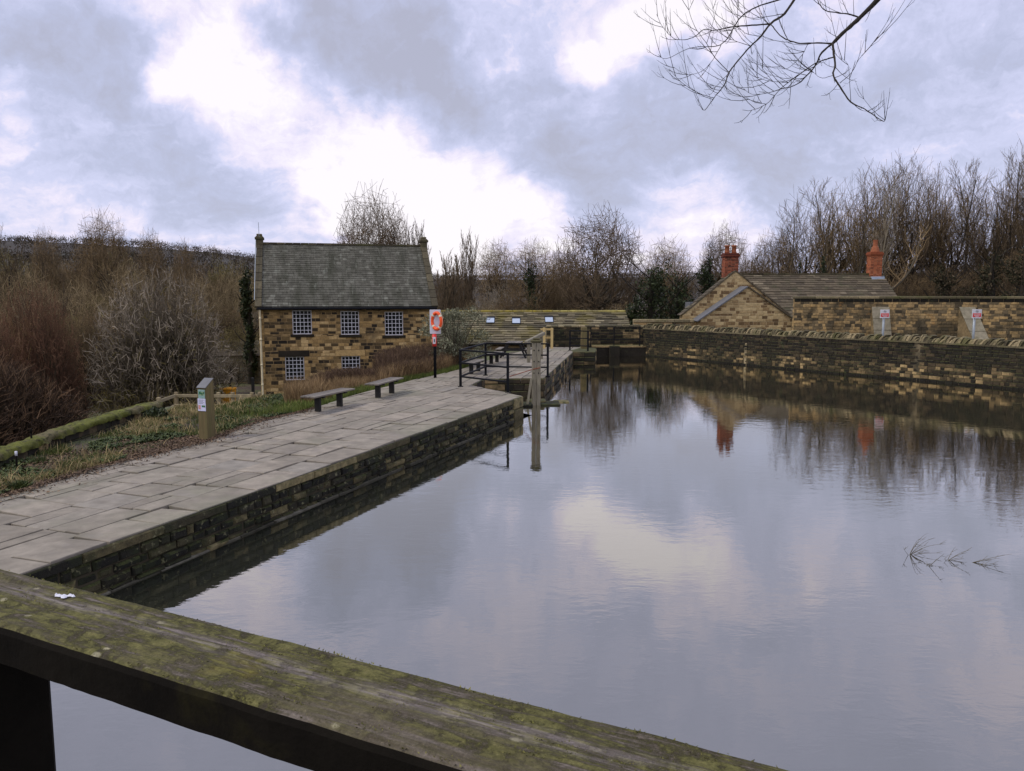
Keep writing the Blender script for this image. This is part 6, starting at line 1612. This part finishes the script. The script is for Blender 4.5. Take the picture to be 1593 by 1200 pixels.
for (pl_, r0, r1, Y0, Y1) in LIM:
    P = []; n = len(pl_)
    dense = []
    for i in range(n-1):
        for s_ in range(4):
            t_ = s_/4; a = Vector(pl_[max(i-1,0)]); b = Vector(pl_[i]); c = Vector(pl_[i+1]); d = Vector(pl_[min(i+2,n-1)])
            dense.append(.5*((2*b)+(c-a)*t_+(2*a-5*b+4*c-d)*t_*t_+(3*b-a-3*c+d)*t_**3))
    dense.append(Vector(pl_[-1])); K = len(dense)
    for i, v in enumerate(dense):
        x_, y_ = zz(v.x+rg.uniform(-1.5,1.5), v.y+rg.uniform(-1.5,1.5)); P.append(AT(x_, y_, Y0+(Y1-Y0)*i/(K-1)))
    rr = [r0+(r1-r0)*(i/(K-1))**.8 for i in range(K)]
    rr = [q*rg.uniform(.9,1.15) for q in rr]
    lm.tube(P, rr, 7 if r0 > .006 else 5, 0, (rg.random(),.5))
    nt_ = int(K*(.22 if r0 > .012 else .34))
    for k in range(nt_):
        i = rg.randint(max(1, K//6), K-1); a = P[i]; side = rg.choice((-1, 1)); d = (P[min(i+1,K-1)]-P[max(i-1,0)]).normalized()
        d2 = (d*rg.uniform(.3,.9)+Vector((-d.z, rg.uniform(-.5,.5), d.x))*side*rg.uniform(.3,.8)+Vector((rg.uniform(-.3,0),0,.25))).normalized(); L_ = rg.uniform(.1,.38)
        q = [a+d2*L_*t_+Vector((0,0,.35*L_*t_*t_)) for t_ in (0,.25,.5,.75,1)]; tw.tube(q, [.0028,.0024,.002,.0016,.001], 4, 0, (rg.random(),.5))
        for j in range(rg.randint(1,3)):
            b = q[rg.randint(1,3)]; d3 = (d2+Vector((rg.gauss(0,.5), rg.gauss(0,.3), rg.gauss(.25,.4)))).normalized(); l2 = L_*rg.uniform(.2,.5); tw.tube([b, b+d3*l2*.5, b+d3*l2+Vector((0,0,.04))], [.0016,.0013,.0009], 3, 0, (rg.random(),.5))
# limbs carried back over the viewer to the trunk
A1 = AT(*zz(1310,-20), 7.0); A2 = AT(*zz(860,-40), 7.8); A3 = AT(*zz(820,-20), 7.8)
lm.tube([A1, A1.lerp(Vector((7.5,-3.6,5.2)), .25)+Vector((0,0,1.0)), A1.lerp(Vector((7.5,-3.6,5.2)), .6)+Vector((0,0,1.3)), Vector((7.5,-3.6,5.0))], [.021,.04,.07,.11], 9, 0, (.4,.5))
lm.tube([A2, A2.lerp(Vector((7.5,-3.6,6.5)), .25)+Vector((0,0,1.0)), A2.lerp(Vector((7.5,-3.6,6.5)), .6)+Vector((0,0,1.3)), Vector((7.5,-3.6,6.2))], [.012,.03,.06,.1], 9, 0, (.4,.5))
lm.tube([A3, A3.lerp(A2,.5)+Vector((.3,-.3,.4)), A2.lerp(Vector((7.5,-3.6,6.5)), .2)+Vector((0,0,.85))], [.007,.01,.015], 7, 0, (.4,.5))
lm.build('limbs', M['bark_dark'], ob_); tw.build('twigs', M['bark_dark'], ob_)
tk = MB(); tk.tube([(7.5,-3.6,0),(7.52,-3.6,1),(7.45,-3.65,3),(7.5,-3.6,5),(7.5,-3.6,6.5),(7.3,-3.8,9)], [.34,.26,.23,.2,.15,.06], 12, 0, (.5,.5)); tk.build('trunk', M['bark'], ob_)

# ------------------------------------------------------------------ footbridge the viewer stands on
RZt = 3.1
fa, fb = G(0, 882, RZt), G(1250, 1197.6, RZt); na, nb = G(0, 973.5, RZt), G(640, 1173, RZt)
d = (fb-fa).normalized(); d2 = (nb-na).normalized(); d = ((d+d2)/2).normalized(); nv = Vector((-d.y, d.x, 0))
if nv.y < 0: nv = -nv
wf = (fa.lerp(fb,.5)-na).dot(nv); wr = abs(wf)
print('rail width', wr, 'dir', d)
fb_ = thing('footbridge', 'moss covered timber handrail and post of the footbridge in the foreground', 'footbridge', (0,0,2.0))
org = na.copy()
ca_, sa_ = math.cos(-math.atan2(d.y, d.x)), math.sin(-math.atan2(d.y, d.x)); YC0 = org.x*sa_+org.y*ca_+wr*.60
m, t, p = newmat('mossy_rail_timber')
tcx = node(t, 'ShaderNodeTexCoord').outputs['Object']
rotv = node(t, 'ShaderNodeVectorRotate', {'Vector': tcx, 'Angle': -math.atan2(d.y, d.x)}, rotation_type='Z_AXIS').outputs[0]
st = node(t, 'ShaderNodeVectorMath', {0: rotv, 1: (3.0, 26.0, 10.0)}, operation='MULTIPLY').outputs[0]
st2 = node(t, 'ShaderNodeVectorMath', {0: rotv, 1: (1.1, 6.0, 4.0)}, operation='MULTIPLY').outputs[0]
gr = tnoise(t, 3.0, 8, .7, st); big_ = tnoise(t, 2.2, 5, .6, st2); fine = tnoise(t, 210, 5, .75, rotv); mid = tnoise(t, 34, 7, .72, rotv)
wood = ramp(t, gr, [(.3,(.045,.038,.028)),(.45,(.12,.105,.085)),(.6,(.21,.19,.165)),(.75,(.3,.28,.26))])
mossc = ramp(t, mid, [(.3,(.04,.042,.013)),(.46,(.105,.11,.034)),(.6,(.175,.18,.06)),(.75,(.26,.24,.10))])
mossf = node(t, 'ShaderNodeMath', {0: rampf(t, mid, .34, .47), 1: rampf(t, big_, .28, .46)}, operation='MULTIPLY').outputs[0]
mossf = node(t, 'ShaderNodeMath', {0: mossf, 1: rampf(t, gr, .62, .5)}, operation='MULTIPLY').outputs[0]
c = mixc(t, mossf, mixc(t, .35, wood, (.1,.095,.045)), mossc)
c = mixc(t, rampf(t, fine, .35, .7, .55, 0), c, (.03,.028,.014))
c = mixc(t, rampf(t, fine, .62, .72, 0, .7), c, (.24,.225,.12))
vo = node(t, 'ShaderNodeTexVoronoi', {'Vector': node(t, 'ShaderNodeVectorMath', {0: rotv, 1: (19, 27, 20)}, operation='MULTIPLY').outputs[0], 'Scale': 1.0, 'Randomness': 1.0})
wv = node(t, 'ShaderNodeMath', {0: vo.outputs['Distance'], 1: node(t, 'ShaderNodeMath', {0: fine, 1: .25}, operation='MULTIPLY').outputs[0]}, operation='ADD').outputs[0]
pick = node(t, 'ShaderNodeSeparateColor', {0: vo.outputs['Color']})
lich = node(t, 'ShaderNodeMath', {0: rampf(t, wv, .30, .22), 1: rampf(t, pick.outputs[0], .80, .84)}, operation='MULTIPLY').outputs[0]
c = mixc(t, lich, c, (.36,.36,.22))
yl = rampf(t, tnoise(t, 5, 4, .6, rotv), .66, .78, 0, .5); c = mixc(t, yl, c, (.26,.23,.03))
sxr = node(t, 'ShaderNodeSeparateXYZ', {0: rotv})
st3 = node(t, 'ShaderNodeVectorMath', {0: rotv, 1: (2.2, 34.0, 10.0)}, operation='MULTIPLY').outputs[0]
wob_ = node(t, 'ShaderNodeMath', {0: sxr.outputs[1], 1: node(t, 'ShaderNodeMath', {0: tnoise(t, 1.6, 3, .5, rotv), 1: .05}, operation='MULTIPLY').outputs[0]}, operation='ADD').outputs[0]
off_ = node(t, 'ShaderNodeMath', {0: wob_, 1: YC0+.025}, operation='SUBTRACT').outputs[0]
cen = rampf(t, node(t, 'ShaderNodeMath', {0: off_}, operation='ABSOLUTE').outputs[0], .004, .024, 1, 0)
cen = node(t, 'ShaderNodeMath', {0: cen, 1: rampf(t, tnoise(t, 3.0, 6, .65, st3), .42, .6)}, operation='MULTIPLY', use_clamp=True).outputs[0]
c = mixc(t, node(t, 'ShaderNodeMath', {0: cen, 1: .75}, operation='MULTIPLY').outputs[0], c, (.25,.235,.215))
c = mixc(t, 1.0, c, (1.0,.93,.95), 'MULTIPLY')
t.links.new(c, p.inputs['Base Color']); p.inputs['Roughness'].default_value = .95; p.inputs['Specular IOR Level'].default_value = .15
hsum = node(t, 'ShaderNodeMath', {0: gr, 1: node(t, 'ShaderNodeMath', {0: fine, 1: .5}, operation='MULTIPLY').outputs[0]}, operation='ADD').outputs[0]
hsum = node(t, 'ShaderNodeMath', {0: hsum, 1: mossf}, operation='ADD').outputs[0]
bn = node(t, 'ShaderNodeBump', {'Strength': .8, 'Distance': .006, 'Height': hsum}); t.links.new(bn.outputs[0], p.inputs['Normal'])
RAILM = m
mb = MB(); prof = [(.0,-.062),(-.002,-.012),(.002,-.004),(.009,.0)]
for k in range(1, 16): prof.append((.009+(wr-.018)*k/16, .0005))
prof += [(wr-.009,.0),(wr-.002,-.004),(wr,-.012),(wr-.002,-.062)]
L0, L1_ = -8.2, 4.8; K = 620; P = []
for i in range(K+1):
    u = L0+(L1_-L0)*i/K
    for j, (w_, z) in enumerate(prof):
        q = org+d*u+nv*w_; h = mn.noise(Vector((u*3, w_*30, 1)))*.003+mn.noise(Vector((u*11, w_*90, 4)))*.0026
        e_ = mn.noise(Vector((u*14, 5 if j < 8 else 9, 4)))*.0022+mn.noise(Vector((u*45, 5, 4)))*.001
        if j < 4: q = q+nv*e_
        if j > len(prof)-5: q = q+nv*e_
        P.append((q.x, q.y, RZt+z+(h if 2 < j < len(prof)-3 else 0)))
n = len(prof); idx = [(i*n+k, (i+1)*n+k, (i+1)*n+(k+1)%n, i*n+(k+1)%n) for i in range(K) for k in range(n)]
for i in range(K):
    pass
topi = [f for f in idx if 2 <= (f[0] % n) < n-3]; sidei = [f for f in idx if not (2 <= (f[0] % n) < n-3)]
mb.faces(P, topi, 0, (.5,.5), True); b0_ = len(mb.v); mb.faces(P, sidei, 1, (.2,.5), False); hr = mb.build('handrail', [RAILM, M['dark_shaded_wood']], fb_)  # side and underside faces get the timber coloured as if in shade
ps = G(80, 1062, RZt-.06); up0 = (Vector((ps.x,ps.y,0))-Vector((org.x,org.y,0))).dot(d)-.22
for k in range(-4, 4):
    u = up0-.062+k*1.62; q = org+d*u+nv*(wr*.5)
    Tm = Matrix.Translation((q.x,q.y,0)) @ Matrix.Rotation(math.atan2(d.y,d.x), 4, 'Z')
    mb = MB(); mb.bbox(-.06,.06,-.055,.055,-1.0,RZt-.064,.008, c=(rg.random(),.5), T=Tm); mb.build('post', M['dark_shaded_wood'], fb_)
Tm = Matrix.Translation((org.x,org.y,0)) @ Matrix.Rotation(math.atan2(d.y,d.x), 4, 'Z')
mb = MB(); mb.bbox(L0,L1_,wr*.5+(-.03),wr*.5-.056+.05,2.42,2.56,.008,T=Tm) if False else mb.bbox(L0,L1_,wr*.5-.11,wr*.5-.058,2.45,2.58,.008,T=Tm); mb.build('mid_rail', M['dark_shaded_wood'], fb_)
mb = MB(); x = L0; sgy = -1 if (Vector((0,0,0))-org).dot(nv) < 0 else 1
while x < L1_: 
    mb.bbox(x,x+.14,min(sgy*.02,sgy*1.7),max(sgy*.02,sgy*1.7),1.93,2.0,.006,c=(rg.random(),.5),T=Tm); x += .152
mb.build('deck', M['dark_shaded_wood'], fb_)
mb = MB(); mb.bbox(L0,L1_,sgy*1.72-.06,sgy*1.72+.06,3.03,3.1,.008,T=Tm); mb.build('far_handrail', M['dark_shaded_wood'], fb_)
rg = random.Random(55); mt_ = MB()
for k in range(30000):
    u = rg.uniform(-2.2, 2.6); w_ = rg.uniform(.004, wr-.004)
    f_ = mn.noise(Vector((u*7, w_*60, 1)))+.5*mn.noise(Vector((u*22, w_*120, 2)))
    if f_ < .12 and not (min(w_, wr-w_) < .01 and rg.random() < .3): continue
    q = org+d*u+nv*w_; z = RZt+mn.noise(Vector((u*3, w_*30, 1)))*.003-.001; h = rg.uniform(.0012,.0035)
    if min(w_, wr-w_) < .01: z -= .001
    a = rg.random()*6.28; wx, wy = math.cos(a)*.0016, math.sin(a)*.0016; b = rg.random()*6.28
    mt_.face([(q.x-wx,q.y-wy,z),(q.x+wx,q.y+wy,z),(q.x+math.cos(b)*.003,q.y+math.sin(b)*.003,z+h)], 0, (rg.random(),.5))
M['tuft'] = mat('moss_tufts', [(0,(.05,.05,.014)),(.6,(.12,.12,.035)),(1,(.2,.19,.07))], 20, .3, 5, 0)
mt_.build('moss', M['tuft'], fb_)
# bird dropping
q = G(100, 930, RZt); bd = MB(); rg = random.Random(3)
for (ox, oy, r_) in ((0,0,.007),(.009,.002,.006),(-.009,.001,.006),(.003,-.005,.005),(-.016,.005,.003),(.016,-.001,.0035)):
    P = [(q.x+ox,q.y+oy,RZt+.0065)]
    N_ = 14
    for k in range(N_): a = 6.283*k/N_; r__ = r_*rg.uniform(.7,1.25); P.append((q.x+ox+r__*math.cos(a), q.y+oy+r__*math.sin(a)*.7, RZt+.0025))
    bd.faces(P, [(0,1+k,1+(k+1)%N_) for k in range(N_)], 0, (.5,.5), True)
bd.build('bird_dropping', M['board'], fb_)
# drop any prototype that was never planted
for o in [x for x in bpy.data.objects if x.get('label') == 'x']:
    for c in CH.get(o.name, []): bpy.data.objects.remove(c)
    bpy.data.objects.remove(o)
